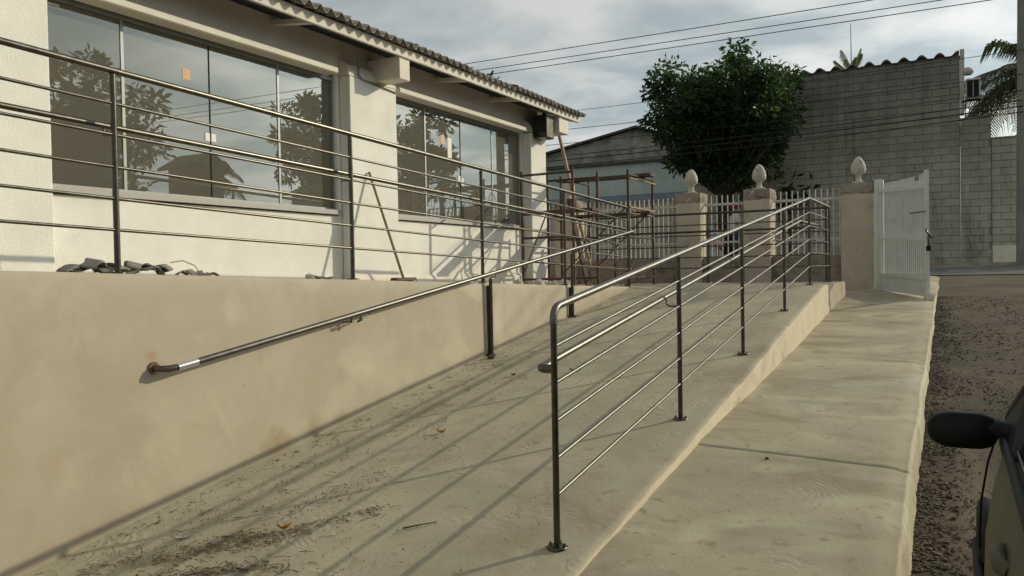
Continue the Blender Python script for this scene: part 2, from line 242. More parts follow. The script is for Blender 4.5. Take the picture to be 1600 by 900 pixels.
# ------------------------------------------------------------------ mesh helpers
class MB:
    def __init__(s): s.v = []; s.f = []; s.sm = []
    def add(s, vs, fs, smooth=False):
        b = len(s.v); s.v += [tuple(p) for p in vs]; s.f += [tuple(i + b for i in f) for f in fs]; s.sm += [smooth] * len(fs); return s
    def box(s, x0, x1, y0, y1, z0, z1):
        return s.add([(x0, y0, z0), (x1, y0, z0), (x1, y1, z0), (x0, y1, z0), (x0, y0, z1), (x1, y0, z1), (x1, y1, z1), (x0, y1, z1)],
                     [(0, 3, 2, 1), (4, 5, 6, 7), (0, 1, 5, 4), (1, 2, 6, 5), (2, 3, 7, 6), (3, 0, 4, 7)])
    def bbox(s, x0, x1, y0, y1, z0, z1, b=.01):     # box with chamfered vertical and horizontal edges
        v = []; 
        for z, k in ((z0, b), (z0 + b, 0), (z1 - b, 0), (z1, b)):
            for (x, y) in ((x0 + b + k * .7, y0 + k), (x1 - b - k * .7, y0 + k), (x1 - k, y0 + b + k * .7), (x1 - k, y1 - b - k * .7), (x1 - b - k * .7, y1 - k), (x0 + b + k * .7, y1 - k), (x0 + k, y1 - b - k * .7), (x0 + k, y0 + b + k * .7)):
                v.append((x, y, z))
        f = [tuple(range(7, -1, -1)), tuple(range(24, 32))]
        for r in range(3):
            for i in range(8): f.append((r * 8 + i, r * 8 + (i + 1) % 8, r * 8 + 8 + (i + 1) % 8, r * 8 + 8 + i))
        return s.add(v, f)
    def tube(s, pts, r, n=8, caps=True, r2=None):
        pts = [Vector(p) for p in pts]; k = len(pts); vs = []; up = None
        for i, p in enumerate(pts):
            d = (pts[min(i + 1, k - 1)] - pts[max(i - 1, 0)]).normalized()
            if up is None: up = d.orthogonal().normalized()
            up = (up - d * up.dot(d)); up = up.normalized() if up.length > 1e-6 else d.orthogonal().normalized()
            sd = d.cross(up); rr = r if r2 is None else r + (r2 - r) * i / (k - 1)
            for j in range(n):
                a = 2 * math.pi * j / n; vs.append(p + (up * math.cos(a) + sd * math.sin(a)) * rr)
        fs = [(i * n + j, i * n + (j + 1) % n, (i + 1) * n + (j + 1) % n, (i + 1) * n + j) for i in range(k - 1) for j in range(n)]
        s.add(vs, fs, True)
        if caps: s.add([vs[j] for j in range(n)][::-1], [tuple(range(n))]); s.add(vs[-n:], [tuple(range(n))])
        return s
    def lathe(s, prof, c, n=20, bumps=0, sq=()):
        vs = []
        for i, (r, z) in enumerate(prof):
            for j in range(n):
                a = 2 * math.pi * j / n; rr = r
                if i in sq: rr = r / max(abs(math.cos(a + math.pi / 4 - math.pi / 4)), abs(math.sin(a)))
                elif bumps and i > bumps: rr = r * (1 + .075 * math.cos(a * 9 + (i % 2) * math.pi))
                vs.append((c[0] + rr * math.cos(a), c[1] + rr * math.sin(a), c[2] + z))
        m = len(prof)
        fs = [(i * n + j, i * n + (j + 1) % n, (i + 1) * n + (j + 1) % n, (i + 1) * n + j) for i in range(m - 1) for j in range(n)]
        s.add(vs, fs, not sq); s.add(vs[-n:], [tuple(range(n))]); return s
    def sweep(s, prof, y0, y1):     # profile in xz extruded along y
        n = len(prof); vs = [(x, y0, z) for x, z in prof] + [(x, y1, z) for x, z in prof]
        return s.add(vs, [tuple(range(n)), tuple(range(2 * n - 1, n - 1, -1))] + [(i, n + i, n + (i + 1) % n, (i + 1) % n) for i in range(n)])
    def mesh(s, name, m, off=(0, 0, 0)):
        me = D.meshes.new(name); o = Vector(off)
        me.from_pydata([tuple(Vector(p) - o) for p in s.v], [], s.f); me.polygons.foreach_set('use_smooth', s.sm); me.materials.append(M[m] if isinstance(m, str) else m); me.update(); return me
    def build(s, name, m, parent=None, origin=None):
        off = worg(parent) if parent else Vector(origin or (0, 0, 0))
        o = D.objects.new(name, s.mesh(name, m, off)); COL.objects.link(o)
        if parent: o.parent = parent
        else: o.location = off
        return o
def worg(o):
    v = Vector((0, 0, 0))
    while o: v += o.location; o = o.parent
    return v
def tag(o, label=None, cat=None, group=None, kind=None):
    for k, v in (('label', label), ('category', cat), ('group', group), ('kind', kind)):
        if v: o[k] = v
    return o
def thing(name, label, cat, loc, group=None):
    o = D.objects.new(name, None); COL.objects.link(o); o.location = loc; o.empty_display_size = .1
    return tag(o, label, cat, group)
def piece(name, me, parent, loc, rot=(0, 0, 0), sc=(1, 1, 1)):
    o = D.objects.new(name, me); COL.objects.link(o); o.parent = parent; o.location = Vector(loc) - worg(parent); o.rotation_euler = rot; o.scale = sc; return o
def nz(x, y, z=0.0, o=4): return mnoise.fractal(Vector((x, y, z)), 1.0, 2.0, o)
def arc_pts(p, q, r_, c):   # rounded corner at c between p and q
    a = (Vector(p) - Vector(c)).normalized(); b = (Vector(q) - Vector(c)).normalized(); out = []
    s0 = Vector(c) + a * r_; s1 = Vector(c) + b * r_
    for i in range(7):
        u = i / 6; out.append(s0 * (1 - u) ** 2 + Vector(c) * 2 * u * (1 - u) + s1 * u * u)
    return out

# ------------------------------------------------------------------ heights of the place
SL = .1365
def zramp(y): return min(SL * (y - 2.916), .888)
def zup(y): return max(1.119 - .0345 * (y - 2.51), .888)
_sy = [-6, -2, 0, 2, 2.9, 3.6, 4.4, 6.65, 9.75, 10.3, 12, 13, 15]; _sz = [-.95, -.72, -.42, -.145, -.022, .066, .158, .315, .58, .635, .76, .83, .93]
def zwalk(y): return float(np.interp(y, _sy, _sz))
_gy = [-60, -8, -2, 0, 2, 3, 4, 5, 7, 10, 12, 15, 17, 30]; _gz = [-1.1, -1.0, -.75, -.5, -.29, -.19, -.08, .02, .23, .55, .73, .93, 1.02, 1.04]
def sst(a, b, x): u = min(max((x - a) / (b - a), 0), 1); return u * u * (3 - 2 * u)
def zground(x, y):
    g = float(np.interp(y, _gy, _gz))
    if y < 6.5 and x > 0:
        k = sst(.0, .3, x) * sst(6.2, 4.4, y) * sst(-.6, .4, y); g = g * (1 - k) + (-.315) * k
    return g

# ------------------------------------------------------------------ ground
def grid(xs, ys, fz):
    vs = [(x, y, fz(x, y)) for y in ys for x in xs]; n = len(xs)
    fs = [(j * n + i, j * n + i + 1, (j + 1) * n + i + 1, (j + 1) * n + i) for j in range(len(ys) - 1) for i in range(n - 1)]
    return vs, fs
xs = [-600, -200, -80, -40, -20, -10, -5, -3, -1.4, -.6] + list(np.arange(-.3, 1.3, .08)) + [1.4, 1.7, 2, 2.5, 3, 4, 5, 7, 10, 14, 20, 30, 60, 150, 600]
ys = [-600, -150, -60, -30, -15, -8, -4, -2] + list(np.arange(-1, 12.5, .12)) + [13, 14, 15, 16, 17, 18, 20, 24, 30, 50, 100, 250, 800]
def fg(x, y):
    z = zground(x, y)
    if -1 < y < 13 and -.4 < x < 4: z += .008 * nz(x * 3, y * 3) + .015 * nz(x * .9, y * .9, 4)
    return z
tag(MB().add(*grid(xs, ys, fg), True).build('ground', 'ground'), kind='structure')
# road beyond the fence, far pavement with kerb
mb = MB().add(*grid(list(np.linspace(-40, 40, 41)), [14.6, 15, 16, 17, 18, 19, 20.3], lambda x, y: zground(x, y) + .012), True)
tag(mb.build('road', 'asph'), kind='structure')
tag(MB().box(-40, 3.0, 20.3, 23.0, .8, 1.10).build('far_pavement', 'walk'), kind='structure')

# pavement slab with worn right edge
ys = sorted(list(np.arange(-1.5, 14.5, .06)) + [4.262, 4.27, 4.278, 4.286, 4.294, 4.305, 8.99, 9.01]); xs = [-1.9, -1.5, -1.24, -1.1, -.9, -.7, -.55, -.45, -.38, -.33, -.29, -.25, -.22, -.20, -.19]
def fw(x, y):
    z = zwalk(y) + .0018 * nz(x * 1.2, y * 1.2) + .0005 * nz(x * 7, y * 6, 3)
    e = abs(y - 4.28)
    z -= .008 * math.exp(-(e / .010) ** 2)
    e2 = abs(y - 9.0 + .03 * nz(x * 3, 5)); z -= .006 * math.exp(-(e2 / .03) ** 2)
    w = .05 * nz(y * .7, 7)
    k = sst(-.31 + w * .4, -.2 + w * .4, x); z -= k * k * .013
    return z
vs, fs = grid(xs, ys, fw); n = len(xs)
vs = [(x, y - (.16 * (x + .7) - .03 * nz(x * 2.2, 2) if -1.3 < x and 3 < y < 10 else .0) * sst(3, 3.9, y) * sst(10, 8, y), z) for x, y, z in vs]
vs = [(x + (.02 * nz(y * .7, 1) + .004 * nz(y * 6, 2) if x > -.34 else 0), y, z) for x, y, z in vs]
b0 = len(vs)
for j, y in enumerate(ys):      # rough slumped edge down to the gravel
    x, yy, z = vs[j * n + n - 1]; vs.append((x + .012 + .008 * nz(y * 4, 8), y, z - .05)); vs.append((x + .04 + .02 * nz(y * 3, 6), y, z - .32))
for j in range(len(ys) - 1):
    fs.append((j * n + n - 1, b0 + 2 * j, b0 + 2 * j + 2, (j + 1) * n + n - 1)); fs.append((b0 + 2 * j, b0 + 2 * j + 1, b0 + 2 * j + 3, b0 + 2 * j + 2))
tag(MB().add(vs, fs, True).build('pavement', 'walk'), kind='structure')

# lower ramp with landing
ys = list(np.arange(-.6, 9.42, .07)) + [9.42, 9.6, 10, 10.5, 11, 11.3]; xs = [-3.42] + list(np.arange(-3.3, -1.3, .09)) + [-1.275, -1.245, -1.235]
def edge(y): return .015 * nz(y * .8, 3) + .006 * nz(y * 4, 1)
def fr(x, y):
    z = zramp(y) + (.004 * nz(x * 3, y * 3, 2) + .0015 * nz(x * 11, y * 11, 5))
    if x < -3.2 and y < 9.3: z += .02 * sst(-3.2, -3.4, x) * (.6 + .6 * nz(y * 2, 1))
    if x > -1.24: z -= .008
    return z
vs, fs = grid(xs, ys, fr); n = len(xs)
vs = [(x + (edge(y) if x > -1.3 else 0), y, z) for x, y, z in vs]
ramp = MB().add(vs, fs, True)
ro = tag(ramp.build('ramp', 'ramp'), kind='structure')
sv = []; sf = []
for j, y in enumerate(ys):
    x, yy, z = vs[j * n + n - 1]; sv += [(x, y, z), (x + .004, y, z - .015), (x + .012 + .006 * nz(y * 2, 4), y, zwalk(y) - .12)]
    if j: b = 3 * j; sf += [(b - 3, b, b + 1, b - 2), (b - 2, b + 1, b + 2, b - 1)]
k = MB().add(sv, sf, True)
x1 = sv[-3][0]
k.add([(-4.7, 11.3, .888), (x1, 11.3, .885), (x1, 11.3, .3), (-4.7, 11.3, .3)], [(0, 1, 2, 3)])
k.build('ramp_side', 'curbface', ro)
MB().box(-4.85, -3.42, 9.3, 11.3, .3, .886).build('landing_slab', 'ramp', ro)

# retaining wall of the upper walkway
vs = []; fs = []; ys = list(np.arange(-1.5, 9.42, .07)) + [9.45]
zs = [0, .25, .5, .75, .93, .985, 1]
for y in ys:
    zb = zramp(y) - .3; zt = zup(y) + .004 * nz(y * 1.5, 3)
    for k in zs: vs.append((-3.392 + (.006 * nz(y * 1.2, k * 1.5, 6) if k < .98 else -.004) - (.008 if k == 1 else 0), y, zb + (zt - zb) * k))
    vs.append((-3.56, y, zt)); vs.append((-3.56, y, zb))
n = len(zs) + 2
for j in range(len(ys) - 1):
    for i in range(n - 1): fs.append((j * n + i, (j + 1) * n + i, (j + 1) * n + i + 1, j * n + i + 1))
fs += [tuple(range(n)), tuple(range((len(ys) - 1) * n + n - 1, (len(ys) - 1) * n - 1, -1))]
tag(MB().add(vs, fs, True).build('retaining_wall', 'wall'), 'beige cement rendered retaining wall between lower ramp and upper walkway', 'wall')
ys = list(np.arange(-1.5, 9.4, .2)) + [9.4]
tag(MB().add(*grid([-4.9, -4.2, -3.562], ys, lambda x, y: zup(y) - .002)).build('upper_walkway', 'ramp'), kind='structure')

# ------------------------------------------------------------------ the white building
B = thing('white_building', 'white roughcast building with large sliding windows and corrugated roof', 'building', (-4.85, 4, .8))
XW = -4.85; XP = -4.73; ZF = .6
def part(name, m, f, parent=B):
    mb = MB(); f(mb); return mb.build(name, m, parent)
XBK = -11.0; YE = 9.78; Y0 = -2.0
WIN = [(3.03, 5.74), (6.52, 9.31)]; WL = [(-1.0, 2.2)]
ZS, ZT = 1.66, 2.86
# wall below sills, above windows
part('wall', 'white', lambda m: m.box(XW - .18, XW, Y0, YE, ZF, ZS - .04))
part('wall', 'whites', lambda m: m.box(XW - .18, XW + .003, Y0, YE, ZT + .02, 3.20))
part('wall', 'white', lambda m: m.box(XW - .18, XW, Y0, WIN[0][0], ZS - .037, ZT + .017))
part('wall', 'white', lambda m: m.box(XW - .18, XW, WIN[0][1], WIN[1][0], ZS - .037, ZT + .017))
part('wall', 'white', lambda m: m.box(XW - .18, XW, WIN[1][1], YE, ZS - .037, ZT + .017))
part('end_wall', 'whites', lambda m: m.box(XBK, XW - .183, YE - .18, YE, ZF, 3.2))
part('back_wall', 'inner', lambda m: m.box(XBK - .18, XBK - .003, Y0, YE, ZF, 3.2))
part('near_wall', 'inner', lambda m: m.box(XBK, XW - .183, Y0, Y0 + .18, ZF, 3.2))
part('interior_floor', 'floorin', lambda m: m.box(XBK, XW - .183, Y0 + .183, YE - .183, ZF, 1.02))
part('ceiling', 'inner', lambda m: m.box(XBK, XW - .183, Y0 + .183, YE - .183, 3.1, 3.16))
# pillars proud of the wall
part('pillar', 'white', lambda m: m.bbox(XW + .004, XP, 1.9, WIN[0][0] - .008, ZF, 2.87, .008))
part('pillar', 'white', lambda m: m.bbox(XW + .004, XP, WIN[0][1] + .045, WIN[1][0] - .035, ZF, 2.87, .008))
part('pillar', 'white', lambda m: m.bbox(XW + .004, XP, WIN[1][1] + .03, YE + .002, ZF, 2.86, .008))
# curved corbels where pillar meets lintel
for (y0, y1) in ((WIN[0][1] + .045, WIN[1][0] - .035), (WIN[1][1] + .03, YE + .002), (1.9, WIN[0][0] - .008)):
    part('pillar_head', 'whites', lambda m: m.sweep([(XW + .005, 2.873), (XP, 2.873), (XP - .012, 2.93), (XP - .04, 2.98), (XP - .09, 3.02), (XW + .005, 3.03)], y0, y1))
# ledge over each window and skirting band at its foot
for (y0, y1) in ((3.05, 5.62), (6.53, 9.22)):
    part('ledge', 'whites', lambda m: m.sweep([(XW + .004, 2.848), (XW + .125, 2.85), (XW + .135, 2.858), (XW + .135, 2.893), (XW + .125, 2.902), (XW + .004, 2.925)], y0, y1))
part('skirting', 'whites', lambda m: m.sweep([(XP + .001, .5), (XP + .022, .5), (XP + .022, 1.05), (XP + .008, 1.085), (XP + .001, 1.09)], 5.75, 6.5))
for y0, y1 in WIN: part('skirting', 'whites', lambda m: m.sweep([(XW + .001, .5), (XW + .03, .5), (XW + .03, 1.03), (XW + .01, 1.07), (XW + .001, 1.08)], y0 + .01, y1 - .0))
# windows
def window(y0, y1, joints, idx):
    w = part('window', 'alu', lambda m: m.box(XW - .09, XW - .03, y0, y1, ZT - .035, ZT).box(XW - .09, XW - .03, y0, y0 + .02, ZS + .012, ZT - .037).box(XW - .09, XW - .03, y1 - .02, y1, ZS + .012, ZT - .037).box(XW - .09, XW - .03, y0 + .022, y1 - .022, ZS + .012, ZS + .03))
    part('sill', 'granite', lambda m: m.box(XW - .10, XW + .035, y0 - .005, y1 + .005, ZS - .03, ZS + .01), w)
    js = [y0 + .02] + joints + [y1 - .02]
    for i in range(len(js) - 1):
        xg = XW - .05
        part('glass_pane', 'glass', lambda m: m.box(xg - .004, xg + .004, js[i] + .0015, js[i + 1] - .0015, ZS + .03, ZT - .037), w)
    for i, j in enumerate(joints):
        wd = .011 if i != 1 else .003
        part('stile', 'alu' if i != 1 else 'black', lambda m: m.box(XW - .0458, XW - .040, j - wd, j + wd, ZS + .03, ZT - .037), w)
    return w
w1 = window(WIN[0][0], WIN[0][1], [3.63, 4.36, 5.07], 0)
w2 = window(WIN[1][0], WIN[1][1], [7.2, 7.9, 8.62], 1)
part('sticker', 'label', lambda m: m.box(XW - .0455, XW - .044, 4.12, 4.19, 2.53, 2.61), w1)
part('lock_plate', 'paper', lambda m: m.box(XW - .0455, XW - .0415, 4.31, 4.352, 2.11, 2.17).box(XW - .0455, XW - .0415, 4.366, 4.41, 2.11, 2.17), w1)
part('sticker', 'paper', lambda m: m.box(XW - .0455, XW - .044, 3.07, 3.2, 2.796, 2.806), w1)
part('sticker', 'label', lambda m: m.box(XW - .0455, XW - .044, 7.5, 7.58, 2.50, 2.59), w2)
part('sticker', 'paper', lambda m: m.box(XW - .0455, XW - .044, 7.64, 7.72, 2.36, 2.58), w2)
part('lock_plate', 'paper', lambda m: m.box(XW - .0455, XW - .0415, 7.84, 7.89, 2.10, 2.18).box(XW - .0455, XW - .0415, 7.91, 7.96, 2.08, 2.16), w2)
# eaves: cantilever beams, rafters, soffit, fascia, corrugated sheets
for y0, y1, zb, xe in ((6.175, 6.34, 2.885, -4.462), (9.66, 9.95, 2.885, -4.475), (2.3, 2.5, 2.885, -4.462)):
    part('eaves_beam', 'whites', lambda m: m.bbox(XW - .1, xe, y0, y1, zb, 3.095, .006))
for y in np.arange(-.9, 9.5, 1.18):
    if abs(y - 6.25) > .3: part('rafter', 'whites', lambda m: m.sweep([(XW + .004, 3.13), (-4.47, 3.085), (-4.47, 3.125), (XW + .004, 3.165)], y - .03, y + .03))
EZ = lambda x: 3.15 - (x + 4.45) * .28
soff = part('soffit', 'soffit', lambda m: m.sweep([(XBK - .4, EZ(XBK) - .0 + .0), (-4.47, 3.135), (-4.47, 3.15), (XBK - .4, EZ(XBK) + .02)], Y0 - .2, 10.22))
part('fascia', 'whites', lambda m: m.bbox(-4.468, -4.44, Y0 - .2, 10.25, 3.085, 3.172, .004))
part('fascia', 'whites', lambda m: m.sweep([(-7.5, 3.9), (-4.47, 3.088), (-4.47, 3.172), (-7.5, 4.0)], 10.222, 10.25))
PIT = .125; NW = 8
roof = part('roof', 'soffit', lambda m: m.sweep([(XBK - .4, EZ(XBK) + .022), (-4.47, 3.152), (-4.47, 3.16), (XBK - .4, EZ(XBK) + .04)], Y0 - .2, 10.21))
def sheet_mesh():
    vs = []; fs = []; N = NW * 10 + 1; th = .009
    for q, x in enumerate((.075, -1.5, -3.2)):
        for i in range(N):
            y = i * PIT / 10; w = .026 * math.cos(2 * math.pi * i / 10); z = -x * .28
            vs.append((x, y, z + w)); vs.append((x, y, z + w - th))
    for q in range(2):
        for i in range(N - 1):
            a = (q * N + i) * 2; b = ((q + 1) * N + i) * 2; fs += [(a, a + 2, b + 2, b), (a + 1, b + 1, b + 3, a + 3)]
    for i in range(N - 1): a = i * 2; fs.append((a, a + 1, a + 3, a + 2))
    return MB().add(vs, fs, True).mesh('roof_sheet', 'fib')
sm_ = sheet_mesh()
y = 10.29; i = 0
while y > Y0:
    y -= NW * PIT - .012
    piece('roof_sheet', sm_, roof, (-4.44 + random.uniform(-.012, .02), y, 3.205 + .008 * (i % 2) + random.uniform(-.003, .004)), (random.uniform(-.006, .006), random.uniform(-.01, .01), 0)); i += 1
# cable on the pillar head
part('cable', 'fib', lambda m: m.tube([(XP + .01, 5.9, 3.09), (XP + .012, 5.9, 2.9), (XP + .012, 5.95, 2.865), (XP + .012, 6.48, 2.835)], .007, 6))

# dark lamp box under the eaves at the building corner
lb = thing('flood_light_box', 'dark metal box fixed under the eaves at the building corner', 'lamp', (-4.62, 9.5, 2.78))
part('housing', 'steeld', lambda m: m.bbox(-4.72, -4.53, 9.40, 9.63, 2.79, 3.08, .01), lb)
part('glass_front', 'dark', lambda m: m.box(-4.70, -4.55, 9.388, 9.398, 2.81, 3.06), lb)
part('bracket', 'steeld', lambda m: m.box(-4.64, -4.60, 9.5, 9.54, 3.08, 3.12), lb)

# ------------------------------------------------------------------ railings
RH = (.205, .352, .50, .651, .797); RT = .95
def flange(m, x, y, z): m.lathe([(.043, .0), (.043, .006), (.038, .009), (.018, .011)], (x, y, z), 14)
R1 = thing('ramp_railing', 'steel tube railing along the open right side of the lower ramp', 'railing', (-1.39, 2.916, 0))
XR = -1.39; PY = [2.916, 4.595, 6.2, 7.93, 9.47, 11.09]
for i, y in enumerate(PY):
    z = zramp(y) if y < 9.4 else .888
    top = RT - .06 if i == 0 else RT - .014
    p = part('post', 'steeld', lambda m: m.tube([(XR, y, z - .002), (XR, y, z + top)], .0135, 12), R1)
    part('base_flange', 'steeld', lambda m: flange(m, XR, y, z - .001), p)
    part('bolt', 'steeld', lambda m: [m.tube([(XR + a * .03, y + b * .03, z + .005), (XR + a * .03, y + b * .03, z + .02)], .005, 6) for a, b in ((1, 0), (-1, 0), (0, 1), (0, -1))], p)
def rz(y): return (zramp(y) if y < 9.42 else .888)
a = (XR, 2.916, RT - .061); c = (XR, 2.916, RT + .003); e = (XR, 9.47, rz(9.47) + RT); e2 = (XR, 11.09, .888 + RT)
part('top_rail', 'steel', lambda m: m.tube([a] + arc_pts(a, e, .055, c) + [e, e2], .0155, 14), R1)
for h in RH:
    part('rail', 'steel', lambda m: m.tube([(XR, 2.92, h + .003), (XR, 9.47, .888 + h), (XR, 11.09, .888 + h)], 0.0078, 8), R1)
XH = XR - .075
hp = [(XH + .002, 2.79, .665), (XH - .004, 2.70, .662), (XH, 2.78, .69)]
part('hand_rail', 'steel', lambda m: m.tube([(XH + .02, 2.965, .705), (XH, 2.98, .708), (XH, 3.02, .72), (XH, 9.30, .888 + .695), (XH, 9.42, .888 + .70), (XH, 10.9, .888 + .70)], .0145, 14), R1)
part('end_cap', 'steel', lambda m: m.tube([(XR - .012, 2.95, .706), (XH + .02, 2.945, .706), (XH + .002, 2.955, .707), (XH, 2.985, .7095), (XH, 3.03, .7155)], .0185, 14), R1)
for y in PY[1:5]:
    z = rz(y) + .70
    part('bracket', 'steeld', lambda m: m.tube([(XR, y, z - .05), (XR - .055, y, z - .05), (XH, y, z - .035), (XH, y, z - .012)], .005, 8), R1)

R2 = thing('walkway_railing', 'steel tube railing along the upper walkway edge below the windows', 'railing', (-3.46, 4.2, 1.06))
XU = -3.46; PU = [-.9, .8, 2.513, 4.225, 5.905, 7.549, 9.38]
for i, y in enumerate(PU):
    z = zup(y); top = RT - .05 if i == len(PU) - 1 else RT - .014
    p = part('post', 'steeld', lambda m: m.tube([(XU, y, z - .004), (XU, y, z + top)], .0145, 12), R2)
    part('base_flange', 'steeld', lambda m: flange(m, XU, y, z + .001), p)
l = PU[-1]; c = (XU, l, zup(l) + RT); e = (XU, PU[0], zup(PU[0]) + RT); a = (XU, l, zup(l) + RT - .052)
part('top_rail', 'steelu', lambda m: m.tube([e] + arc_pts(e, a, .05, c) + [a], .0155, 12), R2)
for h in RH: part('rail', 'steelu', lambda m: m.tube([(XU, PU[0], zup(PU[0]) + h), (XU, l, zup(l) + h)], 0.0078, 8), R2)
XV = XU - .075
part('hand_rail', 'steelu', lambda m: m.tube([(XV, PU[0], zup(PU[0]) + .70), (XV, 9.5, zup(9.5) + .70)], .0145, 12), R2)
for y in PU: part('bracket', 'steeld', lambda m: m.tube([(XU, y, zup(y) + .65), (XV, y, zup(y) + .65), (XV, y, zup(y) + .69)], .005, 8), R2)

R3 = thing('landing_railing', 'dark steel tube railing across the far edge of the landing', 'railing', (-2.4, 11.09, .888))
YL = 11.12
for x in (-1.43, -2.95, -4.3):
    p = part('post', 'steeld', lambda m: m.tube([(x, YL, .884), (x, YL, .888 + RT)], .0145, 12), R3)
    part('base_flange', 'steeld', lambda m: flange(m, x, YL, .889), p)
part('top_rail', 'steeld', lambda m: m.tube([(-4.6, YL, .888 + RT), (-1.405, YL, .888 + RT)], .0155, 12), R3)
for h in RH: part('rail', 'steeld', lambda m: m.tube([(-4.6, YL, .888 + h), (-1.43, YL, .888 + h)], 0.0078, 8), R3)
part('hand_rail', 'steeld', lambda m: m.tube([(-4.5, YL - .075, .888 + .70), (-1.5, YL - .075, .888 + .70)], .0145, 12), R3)
for x in (-1.43, -2.95, -4.3): part('bracket', 'steeld', lambda m: m.tube([(x, YL, 1.54), (x, YL - .075, 1.54), (x, YL - .075, 1.58)], .005, 8), R3)

R4 = thing('wall_handrail', 'single steel handrail running up the ramp beside the beige wall', 'handrail', (-3.3, 5.8, .4))
XL = -3.31
zh = lambda y: SL * (y - 2.916) + .69
part('hand_rail', 'steel', lambda m: m.tube([(-3.395, 2.64, zh(2.64) + .012), (-3.355, 2.64, zh(2.64) + .008), (-3.325, 2.665, zh(2.665) + .004), (XL, 2.72, zh(2.72)), (XL, 9.15, zh(9.15))], .0165, 14), R4)
part('wall_flange', 'ruststain', lambda m: m.tube([(-3.393, 2.64, zh(2.64) + .012), (-3.383, 2.64, zh(2.64) + .012)], .03, 16), R4)
part('end_cap', 'chrome', lambda m: m.tube([(XL, 2.71, zh(2.71)), (XL, 2.83, zh(2.83))], .0178, 14), R4)
for y in (5.85, 7.49):
    p = part('post', 'steeld', lambda m: m.tube([(XL - .045, y, zramp(y) - .01), (XL - .045, y, zh(y) - .05)], .0155, 12).tube([(XL - .075, y + .01, zramp(y) - .01), (XL - .075, y + .01, zup(y) - .02)], .011, 10), R4)
    part('bracket', 'steeld', lambda m: m.tube([(XL - .045, y, zh(y) - .052), (XL - .045, y, zh(y) - .04), (XL, y, zh(y) - .035), (XL, y, zh(y) - .012)], .006, 8), R4)
    part('base_flange', 'steeld', lambda m: flange(m, XL - .045, y, zramp(y) + .012), p)
part('bracket', 'steeld', lambda m: m.tube([(XL, 4.02, zh(4.02) - .012), (XL, 4.02, zh(4.02) - .04), (XL - .075, 4.03, zh(4.02) - .045)], .005, 8).tube([(XL, 4.2, zh(4.2) - .012), (XL, 4.2, zh(4.2) - .03), (XL, 4.02, zh(4.02) - .045)], .004, 8), R4)
part('tie', 'rope', lambda m: m.tube([(XL + .005, 4.1, zh(4.1) - .01), (XL + .012, 4.11, zh(4.1) - .045), (XL, 4.08, zh(4.1) - .055), (XL - .01, 4.13, zh(4.1) - .03)], .006, 6), R4)

# ------------------------------------------------------------------ fence with pillars
YF = 12.1
FIN = [(.072, 0), (.076, .02), (.052, .034), (.036, .065), (.033, .095), (.045, .125), (.078, .15), (.092, .172), (.095, .20), (.094, .225), (.09, .25), (.083, .275), (.073, .30), (.06, .325), (.045, .348), (.028, .366), (.012, .376), (.003, .38)]
def pillar(x0, x1, zt, label, dep=.40):
    t = thing('fence_pillar', label, 'pillar', ((x0 + x1) / 2, YF + dep / 2, .6), 'fence pillars')
    vs = []; n = 0; m = MB().bbox(x0, x1, YF, YF + dep, .55, zt, .012)
    # finer shaft with worn uneven faces
    part('shaft', 'pillar', lambda q: q.add(m.v, m.f), t)
    cm = MB(); N = 14
    for rr_ in range(5):
        zz_ = zt - .15 + rr_ * .0385
        for i in range(N * 4):
            sd, u = divmod(i, N); u = u / N; e = .007
            px, py = [(x0 + (x1 - x0) * u, YF), (x1, YF + dep * u), (x1 - (x1 - x0) * u, YF + dep), (x0, YF + dep - dep * u)][sd]
            ox, oy = px - (x0 + x1) / 2, py - YF - dep / 2; k = 1 + (e + .012 * nz(px * 14, py * 14, zz_ * 14)) / .19 * (1 if 0 < rr_ < 4 else .0 if rr_ == 0 else .35)
            cm.v.append(((x0 + x1) / 2 + ox * k, YF + dep / 2 + oy * k, zz_ + (.006 * nz(px * 20, py * 20) if rr_ else .02 * nz(px * 9, py * 9))))
    for rr_ in range(4):
        for i in range(N * 4): cm.f.append((rr_ * N * 4 + i, rr_ * N * 4 + (i + 1) % (N * 4), rr_ * N * 4 + N * 4 + (i + 1) % (N * 4), rr_ * N * 4 + N * 4 + i)); cm.sm.append(False)
    cm.f.append(tuple(range(16 * N, 20 * N))); cm.sm.append(False)
    cm.build('worn_top', 'lowwall', t)
    c = ((x0 + x1) / 2, YF + dep / 2, zt + .002)
    f = part('finial', 'finial', lambda q: q.lathe(FIN, c, 36, 6), t)
    part('plinth', 'finial', lambda q: q.bbox(c[0] - .085, c[0] + .085, c[1] - .085, c[1] + .085, zt - .003, zt + .03, .008), f)
pillar(-1.368, -.94, 2.215, 'rough pillar with egg finial beside the open white gate')
pillar(-2.68, -2.31, 2.215, 'rough pillar with egg finial, second to the left of the gate')
pillar(-3.69, -3.32, 2.215, 'rough pillar with egg finial, third to the left of the gate, near the scaffold')
pillar(-5.72, -5.36, 2.215, 'rough pillar with egg finial, half hidden behind the scaffold by the building')
lw = [(-2.305, -1.373), (-3.315, -2.685), (-5.355, -3.695), (-9.0, -5.725)]
lt = ['stretch of low rough wall and white railings between the two pillars nearest the gate', 'narrow low wall and white railings with two people behind', 'low wall and white railings behind the scaffold', 'low wall and white railings hidden beyond the building corner']
bm_ = MB().box(-.0065, .0065, -.0065, .0065, 0, .93).mesh('bar', 'bar')
